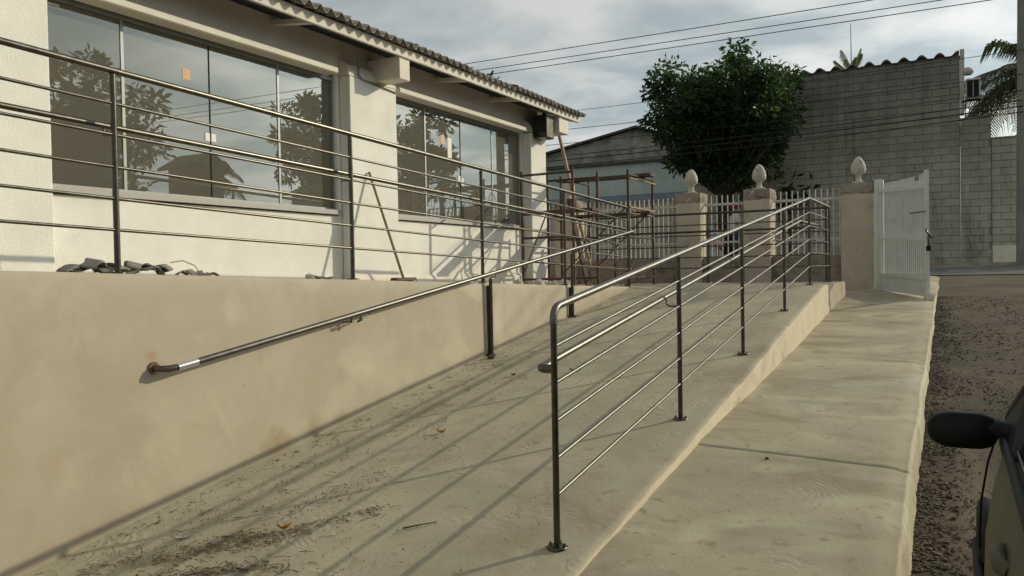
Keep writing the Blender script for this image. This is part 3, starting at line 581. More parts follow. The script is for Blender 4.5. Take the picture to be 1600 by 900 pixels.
for (x0, x1), lab in zip(lw, lt):
    t = thing('iron_fence', lab, 'fence', ((x0 + x1) / 2, YF + .2, .6), 'fence bays')
    part('low_wall', 'lowwall', lambda m: m.bbox(x0, x1, YF + .09, YF + .31, .5, 1.245, .01), t)
    part('cross_rail', 'bar', lambda m: m.box(x0, x1, YF + .21, YF + .222, 2.025, 2.06), t)
    part('cross_rail', 'bar', lambda m: m.box(x0, x1, YF + .21, YF + .222, 1.46, 1.49), t)
    nb = int((x1 - x0 - .03) / .077)
    for i in range(nb + 1):
        piece('bar', bm_, t, (x0 + .03 + i * (x1 - x0 - .06) / max(nb, 1), YF + .2, 1.243), (0, 0, 0), (1, 1, 1.0 + random.uniform(-.006, .006)))

# open gate leaf
G = thing('white_gate', 'open white barred metal gate leaf swung towards the pavement', 'gate', (-.90, 12.0, .74))
ga = Vector((-.89, 12.03, 0)); gb = Vector((-.265, 10.92, 0)); gd = (gb - ga).normalized(); gl = (gb - ga).length; gr = math.atan2(gd.y, gd.x)
def gbox(m, u0, u1, z0, z1, w=.012, off=0, dz=0):
    nrm = Vector((-gd.y, gd.x, 0)); v = []
    for u, zz_ in ((u0, 0), (u1, 0)):
        for s in (-1, 1):
            q = ga + gd * u + nrm * (s * w + off); k = (u / gl) * dz
            v += [(q.x, q.y, z0 - .045 * u + k), (q.x, q.y, z1 + k * 0 - .0 * u)]
    return m.add(v, [(0, 2, 3, 1), (4, 5, 7, 6), (0, 1, 5, 4), (2, 6, 7, 3), (1, 3, 7, 5), (0, 4, 6, 2)])
part('gate_post', 'gate', lambda m: m.bbox(-.93, -.82, 11.985, 12.095, .70, 2.235, .006), G)
part('frame', 'gate', lambda m: [gbox(m, .02, .07, .76, 2.17, .014), gbox(m, gl - .05, gl, .76, 2.215, .016)], G)
part('cross_rail', 'gate', lambda m: gbox(m, .072, gl - .052, 2.055, 2.09, .013), G)
part('cross_rail', 'gate', lambda m: gbox(m, .072, gl - .052, 1.43, 1.45, .008), G)
part('cross_rail', 'gate', lambda m: gbox(m, .072, gl - .052, .955, .985, .013), G)
part('kick_panel', 'gate', lambda m: gbox(m, .072, gl - .052, .76, .952, .003), G)
nb = 24
for i in range(nb):
    u = .072 + (gl - .124) * (i + .5) / nb; zt = 2.165 + .01 * u / gl
    if i in (18, 19): zt = 2.11
    if i >= 20: zt = 2.165 + .01 * (i - 19)
    part('bar', 'gate', lambda m: gbox(m, u - .0075, u + .0075, .99, zt, .006, .02), G)
part('latch', 'steeld', lambda m: m.tube([ga + gd * (gl - .35) + Vector((-.03, -.02, 1.72)), ga + gd * (gl - .02) + Vector((-.03, -.02, 1.72))], .008, 8), G)
ch = ga + gd * (gl + .01)
part('chain', 'steeld', lambda m: [m.tube([ch + Vector((-.03, 0, 1.50)), ch + Vector((0, -.03, 1.45)), ch + Vector((.03, 0, 1.41)), ch + Vector((.0, .03, 1.46)), ch + Vector((-.03, 0, 1.5))], .011, 6), m.tube([ch + Vector((0, -.02, 1.43)), ch + Vector((0, -.03, 1.36)), ch + Vector((0, -.02, 1.30))], .012, 6)], G)
part('padlock', 'black', lambda m: m.bbox(ch.x - .025, ch.x + .025, ch.y - .04, ch.y - .015, 1.25, 1.31, .005), G)
part('hinge', 'steeld', lambda m: [m.tube([(-.855, 12.0, z), (-.855, 12.0, z + .08)], .015, 8) for z in (.95, 1.95)], G)

def blob(c, r, sd, sub=1):     # one irregular chunk
    import bmesh
    bm = bmesh.new(); bmesh.ops.create_icosphere(bm, subdivisions=sub, radius=1)
    vs = [(c[0] + v.co.x * r[0] * (1 + .3 * nz(v.co.x * 1.3 + sd, v.co.y * 1.3, v.co.z * 1.3)), c[1] + v.co.y * r[1] * (1 + .3 * nz(v.co.x + sd, v.co.y + 5, v.co.z)), c[2] + v.co.z * r[2] * (1 + .3 * nz(v.co.x, v.co.y + sd, v.co.z))) for v in bm.verts]
    fs = [tuple(v.index for v in f.verts) for f in bm.faces]; bm.free(); return vs, fs
q = ch + Vector((0.0, -.1, 0))
tag(MB().add(*blob((q.x, q.y, .70), (.07, .05, .07), 3)).build('white_stone', 'plaster', origin=(q.x, q.y, .66)), 'white painted stone lying at the foot of the gate', 'stone')

# ------------------------------------------------------------------ scaffolds and timber
def scaffold(label, x0, x1, y0, y1, zb, h, mats, along='x'):
    t = thing('scaffold', label, 'scaffold', ((x0 + x1) / 2, (y0 + y1) / 2, zb))
    P = [(x0, y0), (x1, y0), (x0, y1), (x1, y1)]
    for i, (x, y) in enumerate(P):
        part('tube_post', mats[i % len(mats)], lambda m: m.tube([(x, y, zb - .005), (x + random.uniform(-.01, .01), y, zb + h + random.uniform(-.04, .03))], .0165, 8), t)
    pairs = ((0, 1), (2, 3)) if along == 'x' else ((0, 2), (1, 3))
    for a, b in pairs:
        for k, hh in enumerate((h - .07, h * .62, h * .42, .10)):
            part('rung', mats[(k + a) % len(mats)], lambda m: m.tube([P[a] + (zb + hh,), P[b] + (zb + hh + .004,)], .0135, 8), t)
    pairs = ((0, 2), (1, 3)) if along == 'x' else ((0, 1), (2, 3))
    for a, b in pairs: part('brace', 'rust', lambda m: m.tube([P[a] + (zb + .15,), P[b] + (zb + h * .7,)], .009, 6), t)
    return t
s1 = scaffold('small rusty scaffold standing against the last window pillar', -4.43, -3.78, 8.5, 9.2, zup(8.8) - .005, 1.38, ['rust', 'rustred', 'rust', 'rustred'])
s2 = scaffold('rusty scaffold with ochre bars at the end of the upper railing', -4.45, -3.53, 9.62, 10.55, .888, 1.45, ['rust', 'rust', 'rustred', 'rust'], 'y')
for z in (2.22, 1.86): part('rung', 'rustyel', lambda m: m.tube([(-3.505, 9.6, z), (-3.505, 10.57, z - .0)], .012, 8), s2)
def plank(label, p, q, w, th, m='wood', grp=None):
    p = Vector(p); q = Vector(q); d = (q - p).normalized(); sd = d.cross(Vector((0, 0, 1))); sd = sd.normalized() if sd.length > .01 else Vector((0, 1, 0)); up = sd.cross(d)
    v = []
    for c in (p, (p + q) / 2 - Vector((0, 0, .004)), q):
        for a, b in ((-1, -1), (1, -1), (1, 1), (-1, 1)): v.append(c + sd * w / 2 * a + up * th / 2 * b)
    f = [(3, 2, 1, 0), (8, 9, 10, 11)] + [(r * 4 + i, r * 4 + (i + 1) % 4, r * 4 + 4 + (i + 1) % 4, r * 4 + 4 + i) for r in range(2) for i in range(4)]
    return tag(MB().add(v, f).build('timber_plank', m, origin=p), label, 'plank', grp)
plank('dark plank laid across the top of the scaffold', (-4.7, 10.1, .888 + 1.41), (-3.38, 10.12, .888 + 1.41), .2, .035, 'wooddk')
plank('dark plank lying on the middle rungs of the far scaffold', (-4.6, 10.2, .888 + .93), (-3.42, 10.2, .888 + .935), .22, .03, 'wooddk')
plank('brown plank lying on the low rungs of the small scaffold', (-4.55, 8.82, zup(8.8) + .89), (-3.65, 8.84, zup(8.8) + .895), .2, .03, 'wooddk')
plank('pale timber batten leaning up to the roof corner', (-4.33, 10.42, .89), (-4.81, 10.38, 2.97), .05, .035)
plank('timber batten leaning on the far scaffold frame', (-3.95, 10.42, .89), (-4.1, 10.4, 1.76), .045, .03)
plank('dark timber batten leaning beside the small scaffold', (-4.0, 9.4, .9), (-4.28, 9.5, 2.0), .06, .03, 'wooddk')
b = thing('low_bench', 'low timber trestle standing on the landing under the scaffold', 'trestle', (-3.95, 10.2, .888))
part('board', 'wood', lambda m: m.box(-4.3, -3.66, 9.95, 10.05, 1.08, 1.11), b)
for x in (-4.25, -3.72): part('leg', 'wood', lambda m: m.box(x - .02, x + .02, 9.97, 10.03, .886, 1.078), b)

# ------------------------------------------------------------------ broom
br = thing('broom', 'broom with long wooden handle leaning on the white pillar', 'broom', (-4.33, 6.0, zup(6)))
zb = zup(6.0)
part('handle', 'wood', lambda m: m.tube([(-4.34, 6.0, zb + .055), (-4.715, 6.02, 2.03)], .0125, 10), br)
part('head', 'wooddk', lambda m: m.sweep([(-4.385, zb + .035), (-4.295, zb + .035), (-4.31, zb + .06), (-4.37, zb + .06)], 5.86, 6.15), br)
part('bristles', 'black', lambda m: [m.tube([(-4.34 + random.uniform(-.04, .04), yy, zb + .036), (-4.34 + random.uniform(-.06, .06), yy + random.uniform(-.02, .02), zb)], .004, 4) for yy in np.linspace(5.865, 6.145, 60)], br)

# ------------------------------------------------------------------ broken roof tiles and rubble on the walkway
def shard(x, y, z, sx, sy, rx, ry, rz_, curv):
    vs = []; fs = []; N = 7
    for s in (0, 1):
        for i in range(N):
            u = i / (N - 1) - .5
            for k in (-.5, .5):
                jag = random.uniform(-.08, .08)
                vs.append((u * sx, (k + jag) * sy, curv * math.cos(u * math.pi * 1.3) * sx - s * .009))
    for s in (0, 1):
        for i in range(N - 1):
            a = s * 2 * N + i * 2; fs.append((a, a + 2, a + 3, a + 1) if s == 0 else (a, a + 1, a + 3, a + 2))
    for i in range(N - 1):
        a = i * 2; b = 2 * N + a; fs += [(a, b, b + 2, a + 2), (a + 1, a + 3, b + 3, b + 1)]
    fs += [(0, 1, 2 * N + 1, 2 * N), (2 * N - 2, 4 * N - 2, 4 * N - 1, 2 * N - 1)]
    m = Euler((rx, ry, rz_)).to_matrix(); vs = [m @ Vector(v) for v in vs]
    lo = min(v.z for v in vs); vs = [v + Vector((x, y, z - lo)) for v in vs]
    return MB().add(vs, fs)
spots = []
for i in range(15):
    y = 2.42 + i * .037 + random.uniform(-.02, .02); spots.append((-3.66 + random.uniform(-.07, .06), y, .012 * (i % 3), 'heap'))
for i in range(5): spots.append((-3.64 + random.uniform(-.04, .05), 3.04 + i * .055, 0, 'small'))
for i in range(3): spots.append((-3.62 + random.uniform(-.03, .05), 4.05 + i * .05, 0, 'third'))
LB = {'heap': ('piece of broken corrugated tile in the larger heap at the first railing post', 'tile shards in the larger heap'), 'small': ('piece of broken tile in the low scatter right of the larger heap', 'tile shards in the low scatter'), 'third': ('tile crumb on the walkway left of the second railing post', 'tile crumbs near the second post')}
for (x, y, dz, g) in spots:
    k = {'heap': .66, 'small': .45, 'third': .4}[g]
    o = shard(x, y, zup(y) + dz, random.uniform(.12, .2) * k, random.uniform(.07, .13) * k, random.uniform(-.25, .25), random.uniform(-.22, .22), random.uniform(0, 6.28), random.uniform(.05, .2)).build('tile_fragment', 'fib', origin=(x, y, zup(y)))
    tag(o, LB[g][0], 'tile fragment', LB[g][1])
tag(MB().tube([(-3.62, 3.14, zup(3.1) + .01), (-3.63, 3.10, zup(3) + .06), (-3.64, 3.03, zup(3) + .085), (-3.66, 2.97, zup(3) + .075)], .0028, 5).build('wire_offcut', 'fib', origin=(-3.62, 3.14, zup(3.1))), 'bent wire offcut sticking up from the tile scatter', 'wire')
for i, (x, y) in enumerate(((-3.75, 7.62), (-3.68, 7.75), (-3.8, 7.9), (-3.66, 8.0), (-3.75, 8.12), (-3.63, 7.3), (-3.62, 6.85))):
    r = .03 + .02 * random.random()
    tag(MB().add(*blob((x, y, zup(y) + r * .6), (r * 1.3, r * 1.1, r), i)).build('plaster_lump', 'plaster', origin=(x, y, zup(y))), 'pale plaster lump on the walkway at the foot of the small scaffold', 'rubble', 'plaster rubble by the scaffold')
tag(MB().add(*blob((-3.62, 3.99, zup(4) + .02), (.035, .03, .022), 9)).build('plaster_lump', 'plaster', origin=(-3.62, 3.99, zup(4))), 'rounded pale stone on the walkway left of the second railing post', 'stone')
tag(MB().add(*blob((-3.30, 5.74, zramp(5.74) + .022), (.035, .03, .025), 19)).build('wood_block', 'wooddk', origin=(-3.3, 5.74, zramp(5.74))), 'small dark chunk lying at the foot of the handrail post', 'debris')

# ------------------------------------------------------------------ litter on the ramp
def litter():
    vs = []; fs = []
    def bit(x, y, ln, wd, a):
        z = zramp(y) + .0035 + random.uniform(0, .004); ca, sa = math.cos(a), math.sin(a); b = len(vs)
        bend = random.uniform(-.1, .1) * ln
        for u, w, h in ((-.5, .4, .0), (0, 1, .004 + .15 * wd), (.5, .3, .001)):
            for s in (-1, 1):
                px = u * ln; py = s * wd * w * .5 + bend * (1 - 4 * u * u); vs.append((x + px * ca - py * sa, y + px * sa + py * ca, z + h + (.002 if s > 0 else 0)))
        fs.extend([(b, b + 2, b + 3, b + 1), (b + 2, b + 4, b + 5, b + 3)])
    def patch(n, cx_, cy_, sx_, sy_, rot, lmin, lmax, w0=.003, w1=.009, an=None):
        for _ in range(n):
            u = random.gauss(0, sx_); v = random.gauss(0, sy_); x = cx_ + u * math.cos(rot) - v * math.sin(rot); y = cy_ + u * math.sin(rot) + v * math.cos(rot)
            if -3.38 < x < -1.45 and 1.2 < y < 9.2: bit(x, y, random.uniform(lmin, lmax), random.uniform(w0, w1), random.uniform(0, 6.28) if an is None else random.gauss(an, .6))
    for k in range(85):      # clumps in a band beside the wall
        y = random.uniform(1.6, 6.2); x = -3.30 + abs(random.gauss(0, .34)); patch(random.randint(3, 9), x, y, .03, .015, random.uniform(0, 3), .006, .026, .002, .007)
    for k in range(46):
        u = random.gauss(0, .26); v = random.gauss(0, .045); x = -2.74 + u * .70 - v * .7; y = 2.5 + u * .72 + v * .7
        patch(random.randint(6, 22), x, y, .035, .012, random.gauss(.75, .3), .004, .034, .0015, .007, .8)
    for k in range(60): patch(1, random.gauss(-2.75, .3), random.gauss(2.6, .5), .01, .01, 0, .03, .07, .002, .004, .7)
    for k in range(45): patch(1, random.uniform(-3.3, -2.2), random.uniform(2.2, 6), .01, .01, 0, .02, .05, .002, .005)
    patch(200, -2.80, 2.45, .25, .07, .75, .002, .010, .002, .006, .75); patch(120, -2.66, 3.0, .20, .05, 1.3, .004, .022, .002, .007, 1.2)
    patch(260, -2.62, 2.28, .16, .03, .5, .004, .034, .002, .011, .6)
    patch(300, -2.9, 3.0, .5, .22, 1.1, .002, .010, .002, .006)
    patch(300, -2.6, 2.4, .5, .25, .6, .002, .009, .002, .006)
    patch(380, -3.0, 4.2, 1.0, .22, 1.45, .002, .011, .002, .006)
    for _ in range(260): patch(1, -3.34 + abs(random.gauss(0, .03)), random.uniform(1.6, 8.5), .01, .02, 0, .008, .03)
    for _ in range(170): patch(1, random.uniform(-3.3, -1.5), random.uniform(2.0, 8.5), .01, .02, 0, .005, .016)
    return MB().add(vs, fs)
tag(litter().build('leaf_litter', 'soil'), 'dry twigs, leaf crumbs and dirt strewn over the lower ramp', 'litter', kind='stuff')
def leaf(x, y, L_, w, a, m, lab, z=None, up=.02, name='dry_leaf'):
    z = zramp(y) + .004 if z is None else z; vs = []; fs = []; N = 7
    for i in range(N):
        u = i / (N - 1); ww = w * math.sin(math.pi * min(max(u, .04), .96)) ** .8
        for s in (-1, 0, 1): vs.append(((u - .5) * L_, s * ww / 2, up * (abs(s) * .8 + .9 * (2 * u - 1) ** 2) + .001))
    for i in range(N - 1):
        for j in range(2): b = i * 3 + j; fs.append((b, b + 3, b + 4, b + 1))
    m3 = Matrix.Rotation(a, 3, 'Z'); vs = [m3 @ Vector(v) + Vector((x, y, z)) for v in vs]
    return tag(MB().add(vs, fs, True).build(name, m, origin=(x, y, z)), lab, 'leaf')
leaf(-2.62, 2.69, .06, .03, .6, 'leafor', 'curled ochre leaf near the bottom left of the ramp', up=.018)
leaf(-2.66, 4.02, .055, .03, .2, 'leafor', 'curled ochre leaf in the middle of the ramp', up=.016)
leaf(-3.01, 2.47, .07, .026, .8, 'plaster', 'pale flat leaf on the ramp near the beige wall', up=.006)
leaf(-2.45, 5.5, .085, .03, .3, 'leafbr', 'reddish brown curled leaf left of the front railing handrail end', up=.012)
leaf(-2.86, 5.3, .05, .03, 1.3, 'leafbr', 'small brown leaf on the ramp below the first handrail post', up=.012)
def stick(pts, r, lab):
    p = [(x, y, zramp(y) + .006 + h) for x, y, h in pts]
    tag(MB().tube(p, r, 6, r2=r * .5).build('fallen_twig', 'soil', origin=p[0]), lab, 'twig')
stick([(-2.10, 2.86, 0), (-2.045, 2.905, .003), (-1.99, 2.96, 0)], .004, 'straight twig on the ramp, right of the ochre leaf')
stick([(-2.56, 2.335, 0), (-2.50, 2.335, .004), (-2.46, 2.325, .0)], .004, 'forked twig at the bottom edge of the ramp')
stick([(-2.33, 2.37, 0), (-2.335, 2.42, .003), (-2.37, 2.45, 0)], .003, 'small hooked twig at the bottom edge of the ramp')
tag(MB().add(*blob((-.83, 4.2, zwalk(4.2) + .003), (.012, .009, .006), 4)).build('pebble', 'stone', origin=(-.83, 4.2, zwalk(4.2))), 'small pebble lying at the joint across the pavement', 'pebble')

# gravel stones beside the pavement
def gravel(n):
    V = []; F = []; base_v = np.array([(1, 0, 0), (-1, 0, 0), (0, 1, 0), (0, -1, 0), (0, 0, 1), (0, 0, -.6), (.6, .6, .5), (-.6, .6, .5), (-.6, -.6, .5), (.6, -.6, .5)])
    bf = [(0, 6, 9), (0, 2, 6), (6, 4, 9), (2, 7, 6), (6, 7, 4), (1, 7, 2), (1, 8, 7), (7, 8, 4), (1, 3, 8), (8, 9, 4), (3, 9, 8), (0, 9, 3)]
    for _ in range(n):
        y = 1.0 + 10.5 * random.random() ** 1.6; x = -.17 + (1.9 + .1 * y) * random.random() ** 2.0
        if random.random() < .25: x = -.19 + abs(random.gauss(0, .08))
        den = nz(x * 1.7, y * 1.7, 2)
        if den < -.12 and random.random() < .7: continue
        r = random.choice((.0025, .003, .004, .005, .006, .009, .0035)) * random.uniform(.7, 1.3)
        sc = np.array([r * random.uniform(.7, 1.5), r * random.uniform(.7, 1.4), r * random.uniform(.45, .8)]); a = random.uniform(0, 6.28)
        p = base_v * sc * (1 + .25 * rng.rand(10, 1)); c, s_ = math.cos(a), math.sin(a)
        p = np.stack([p[:, 0] * c - p[:, 1] * s_ + x, p[:, 0] * s_ + p[:, 1] * c + y, p[:, 2] + fg(x, y) + r * .25], 1)
        b = len(V); V.extend(map(tuple, p)); F.extend(tuple(i + b for i in f) for f in bf)
    return MB().add(V, F)
tag(gravel(40000).build('gravel', 'stone'), 'loose brown gravel along the pavement edge', 'gravel', kind='stuff')

# ------------------------------------------------------------------ big block wall behind the road
def blockwall(name, label, x0, x1, z0, z1, y, nmax, thick=.25):
    t = thing(name, label, 'wall', ((x0 + x1) / 2, y, z0))
    part('core', 'mortar', lambda m: m.box(x0, x1, y, y + thick, z0, z1), t)
    bw, bh = .40, .182; shapes = {}; cells = []
    rows = int(round((z1 - z0) / bh)); bh = (z1 - z0) / rows
    for r in range(rows):
        x = x0 + (.0 if r % 2 else -bw / 2)
        while x < x1 - .03:
            a = max(x, x0); b = min(x + bw, x1)
            if b - a > .05: cells.append((a, b, z0 + r * bh))
            x += bw
    def order(c):       # nearest the gate and clear of the tree first
        return abs(c[0] + .6) + .4 * abs(c[2] - 3)
    cells.sort(key=order); rest = MB()
    for i, (a, b, z) in enumerate(cells):
        w = round(b - a, 3); prd = .007 + .006 * random.random()
        if i < nmax:
            if w not in shapes: shapes[w] = MB().add([(.006, 0, .006), (w - .006, 0, .006), (w - .006, 0, bh - .006), (.006, 0, bh - .006), (.01, -.01, .01), (w - .01, -.01, .01), (w - .01, -.01, bh - .01), (.01, -.01, bh - .01)], [(4, 5, 6, 7), (0, 1, 5, 4), (1, 2, 6, 5), (2, 3, 7, 6), (3, 0, 4, 7), (3, 2, 1, 0)]).mesh('block', 'block')
            piece('block', shapes[w], t, (a, y - .0015 - random.uniform(0, .004), z))
        else:
            rest.add([(a + .006, y + .001, z + .006), (b - .006, y + .001, z + .006), (b - .006, y + .001, z + bh - .006), (a + .006, y + .001, z + bh - .006), (a + .01, y - prd, z + .01), (b - .01, y - prd, z + .01), (b - .01, y - prd, z + bh - .01), (a + .01, y - prd, z + bh - .01)], [(4, 5, 6, 7), (0, 1, 5, 4), (1, 2, 6, 5), (2, 3, 7, 6), (3, 0, 4, 7)])
    if rest.v: tag(rest.build('block_courses', 'block', t), kind='stuff')
    return t
bwl = blockwall('block_wall_building', 'tall grey concrete block building with wavy roof edge beyond the road', -6.45, .16, 1.05, 6.14, 23.0, 290)
part('side_wall', 'block', lambda m: m.box(-.1, .158, 23.255, 25.2, 1.05, 6.1), bwl)
part('side_wall', 'block', lambda m: m.box(-6.45, -6.2, 23.255, 25.2, 1.05, 6.1), bwl)
part('coping', 'mortar', lambda m: m.box(-6.47, .17, 22.985, 23.26, 6.143, 6.175), bwl)
rb = MB(); N = 160; vs = []; fs = []
for i in range(N + 1):
    x = -6.7 + 6.85 * i / N; u = ((x - .0) / .40) % 1.0; h = .115 * max(0, math.sin(math.pi * min(u / .62, 1))) ** .8
    for yy, dz in ((22.93, 0), (25.2, .3)): vs += [(x, yy, 6.178 + h + dz), (x, yy, 6.165 + h * .75 + dz)]
for i in range(N):
    a = 4 * i; b = a + 4; fs += [(a, b, b + 2, a + 2), (a + 1, a + 3, b + 3, b + 1), (a, a + 1, b + 1, b)]
rb.add(vs, fs, True).build('corrugated_roof', 'fib', bwl)
part('gutter_end', 'acw', lambda m: m.bbox(.165, .26, 22.95, 23.3, 4.75, 6.32, .01), bwl)
bw2 = blockwall('block_wall_building', 'lower grey block wall right of the tall one', .165, .815, 1.05, 4.60, 22.97, 60)
part('coping', 'mortar', lambda m: m.box(.16, .82, 22.955, 23.22, 4.603, 4.64), bw2)
bw3 = blockwall('block_wall_building', 'lowest stained block wall beside the utility pole', .82, 2.2, 1.05, 4.08, 23.02, 60)
part('coping', 'mortar', lambda m: m.box(.818, 2.2, 23.0, 23.27, 4.083, 4.12), bw3)
part('base_band', 'whites', lambda m: m.box(.83, 2.2, 22.985, 23.005, 1.05, 1.5), bw3)
ac = thing('air_conditioner', 'cream air conditioner unit hung on the corner of the block building', 'air conditioner', (.4, 23.0, 5.0))
part('housing', 'acw', lambda m: m.bbox(.27, .60, 22.75, 23.2, 5.06, 5.55, .03), ac)
part('grille', 'black', lambda m: m.box(.31, .43, 22.742, 22.752, 5.1, 5.5).box(.45, .56, 22.742, 22.752, 5.1, 5.5), ac)
part('bracket', 'black', lambda m: m.box(.2, .6, 22.9, 22.94, 5.02, 5.055).box(.27, .29, 22.9, 22.94, 4.62, 5.02), ac)
part('dome', 'acw', lambda m: m.lathe([(.08, 0), (.12, .04), (.13, .08), (.10, .14), (.05, .18)], (.33, 23.0, 5.68), 14), ac)
an = thing('roof_antenna', 'thin vertical antenna mast on the block building roof', 'antenna', (-2.45, 24.5, 6.2))
part('mast', 'wire', lambda m: m.tube([(-2.45, 24.5, 6.2), (-2.46, 24.5, 7.75)], .016, 6, r2=.008), an)
part('foot', 'steeld', lambda m: m.bbox(-2.53, -2.37, 24.42, 24.58, 6.24, 6.36, .01), an)

# ------------------------------------------------------------------ warehouse with gable and blue sheeting
Wh = thing('warehouse', 'old warehouse with stained gable behind pale blue metal sheeting', 'warehouse', (-11, 30, 1))
part('gable_wall', 'gable', lambda m: m.add([(-17.2, 30, 1), (-7.2, 30, 1), (-7.2, 30, 5.1), (-10.6, 30, 6.45), (-17.2, 30, 5.25)] + [(-17.2, 38, 1), (-7.2, 38, 1), (-7.2, 38, 5.1), (-10.6, 38, 6.45), (-17.2, 38, 5.25)], [(0, 1, 2, 3, 4), (9, 8, 7, 6, 5), (1, 6, 7, 2), (0, 4, 9, 5)]), Wh)
part('roof', 'roofdk', lambda m: m.add([(-17.5, 29.8, 5.22), (-10.6, 29.8, 6.48), (-6.9, 29.8, 5.02), (-17.5, 38, 5.22), (-10.6, 38, 6.48), (-6.9, 38, 5.02), (-17.5, 29.8, 5.29), (-10.6, 29.8, 6.56), (-6.9, 29.8, 5.09), (-17.5, 38, 5.29), (-10.6, 38, 6.56), (-6.9, 38, 5.09)], [(6, 7, 10, 9), (7, 8, 11, 10), (0, 3, 4, 1), (1, 4, 5, 2), (0, 1, 7, 6), (1, 2, 8, 7)]), Wh)
part('canopy', 'roofdk', lambda m: m.box(-17.5, -8.05, 28.75, 29.98, 5.0, 5.09), Wh)
shm = MB(); vs = []; fs = []
for i in range(41):
    x = i * .025; d = -.02 if (i // 2) % 2 else 0; vs += [(x, d, 0), (x, d, 1.15)]
for i in range(40): fs.append((2 * i, 2 * i + 2, 2 * i + 3, 2 * i + 1))
shm = shm.add(vs, fs).mesh('cladding_sheet', 'bluesheet')
for i in range(9): piece('cladding_sheet', shm, Wh, (-17.1 + i * 1.0, 28.9, 3.84))
part('blue_band', 'bluedk', lambda m: m.box(-17.2, -8.1, 28.87, 28.98, 3.55, 3.83), Wh)
part('front_wall', 'block', lambda m: m.box(-17.2, -8.1, 28.92, 29.1, 1.0, 3.548), Wh)

# ------------------------------------------------------------------ vegetation
def leaves(mb, pts, size, asp=.42, droop=.3):
    for (p, nrm) in pts:
        d = Vector((random.gauss(0, 1), random.gauss(0, 1), random.gauss(0, .7) - droop)) + nrm * 1.1; d.normalize()
        s = d.cross(Vector((random.gauss(0, 1), random.gauss(0, 1), random.gauss(0, 1)))).normalized(); k = size * random.uniform(.6, 1.3); u = d.cross(s) * k * .12
        p = Vector(p); mb.add([p, p + d * k * .5 + s * k * asp * .5 - u, p + d * k, p + d * k * .5 - s * k * asp * .5 - u, p + d * k * .5], [(0, 1, 4), (1, 2, 4), (2, 3, 4), (3, 0, 4)])
def tree(name, label, base, ch_, rad, trunk_h, nclump, nleaf, size, lm, group=None, trunk_r=.16, lean=(0, 0), flat=1.0, seed=1, boxy=2.0, vase=0.0, rag=.30):
    random.seed(seed)
    t = thing(name, label, 'tree', base, group); bx_, by_, bz_ = base
    cz = bz_ + trunk_h + ch_ * .5; C0 = Vector((bx_ + lean[0], by_ + lean[1], cz))
    top = Vector((bx_ + lean[0] * .6, by_ + lean[1] * .6, bz_ + trunk_h))
    tm = MB().tube([(bx_, by_, bz_ - .1), (bx_ + lean[0] * .1, by_, bz_ + trunk_h * .3), (bx_ + lean[0] * .3, by_ + lean[1] * .3, bz_ + trunk_h * .65), top], trunk_r * 1.25, 10, r2=trunk_r * .75)
    lm_ = MB(); fol = MB(); cl = []
    tries = 0
    while len(cl) < nclump and tries < 9000:
        tries += 1
        d = Vector((random.gauss(0, 1), random.gauss(0, 1), random.gauss(0, 1))).normalized(); d = d / (abs(d.x) ** boxy + abs(d.y) ** boxy + abs(d.z) ** boxy) ** (1 / boxy); r_ = random.random() ** .42
        k = 1 + rag * nz(d.x * 1.9 + seed, d.y * 1.9, d.z * 1.9, 3)
        p = C0 + Vector((d.x * rad, d.y * rad, d.z * ch_ * .5 * flat)) * r_ * k
        if p.z < bz_ + trunk_h * .8 + vase * math.hypot(p.x - bx_, p.y - by_): continue
        cl.append((p, r_))
    for (p, r_) in cl:
        if random.random() < .35:
            mid = (top + p) / 2 + Vector((random.uniform(-.15, .15), random.uniform(-.15, .15), -.1)); lm_.tube([top - Vector((0, 0, .2)), mid, p], trunk_r * .35, 6, r2=.012)
        cr_ = rad * random.uniform(.13, .24); pts = []
        for _ in range(nleaf):
            d = Vector((random.gauss(0, 1), random.gauss(0, 1), random.gauss(0, .8))).normalized(); pts.append((p + d * cr_ * random.random() ** .45, d))
        leaves(fol, pts, size)
    tr = tm.build('trunk', 'bark', t); lm_.build('limbs', 'bark', tr)
    fol.build('crown', lm, t); random.seed(seed + 100)
    return t
tree('leafy_tree', 'dense dark green street tree before the block building', (-5.0, 21.0, 1.1), 3.15, 1.72, 1.98, 215, 125, .165, 'leafdk', trunk_r=.27, lean=(-.28, 0), seed=11, boxy=3.0, vase=.85, rag=.5)
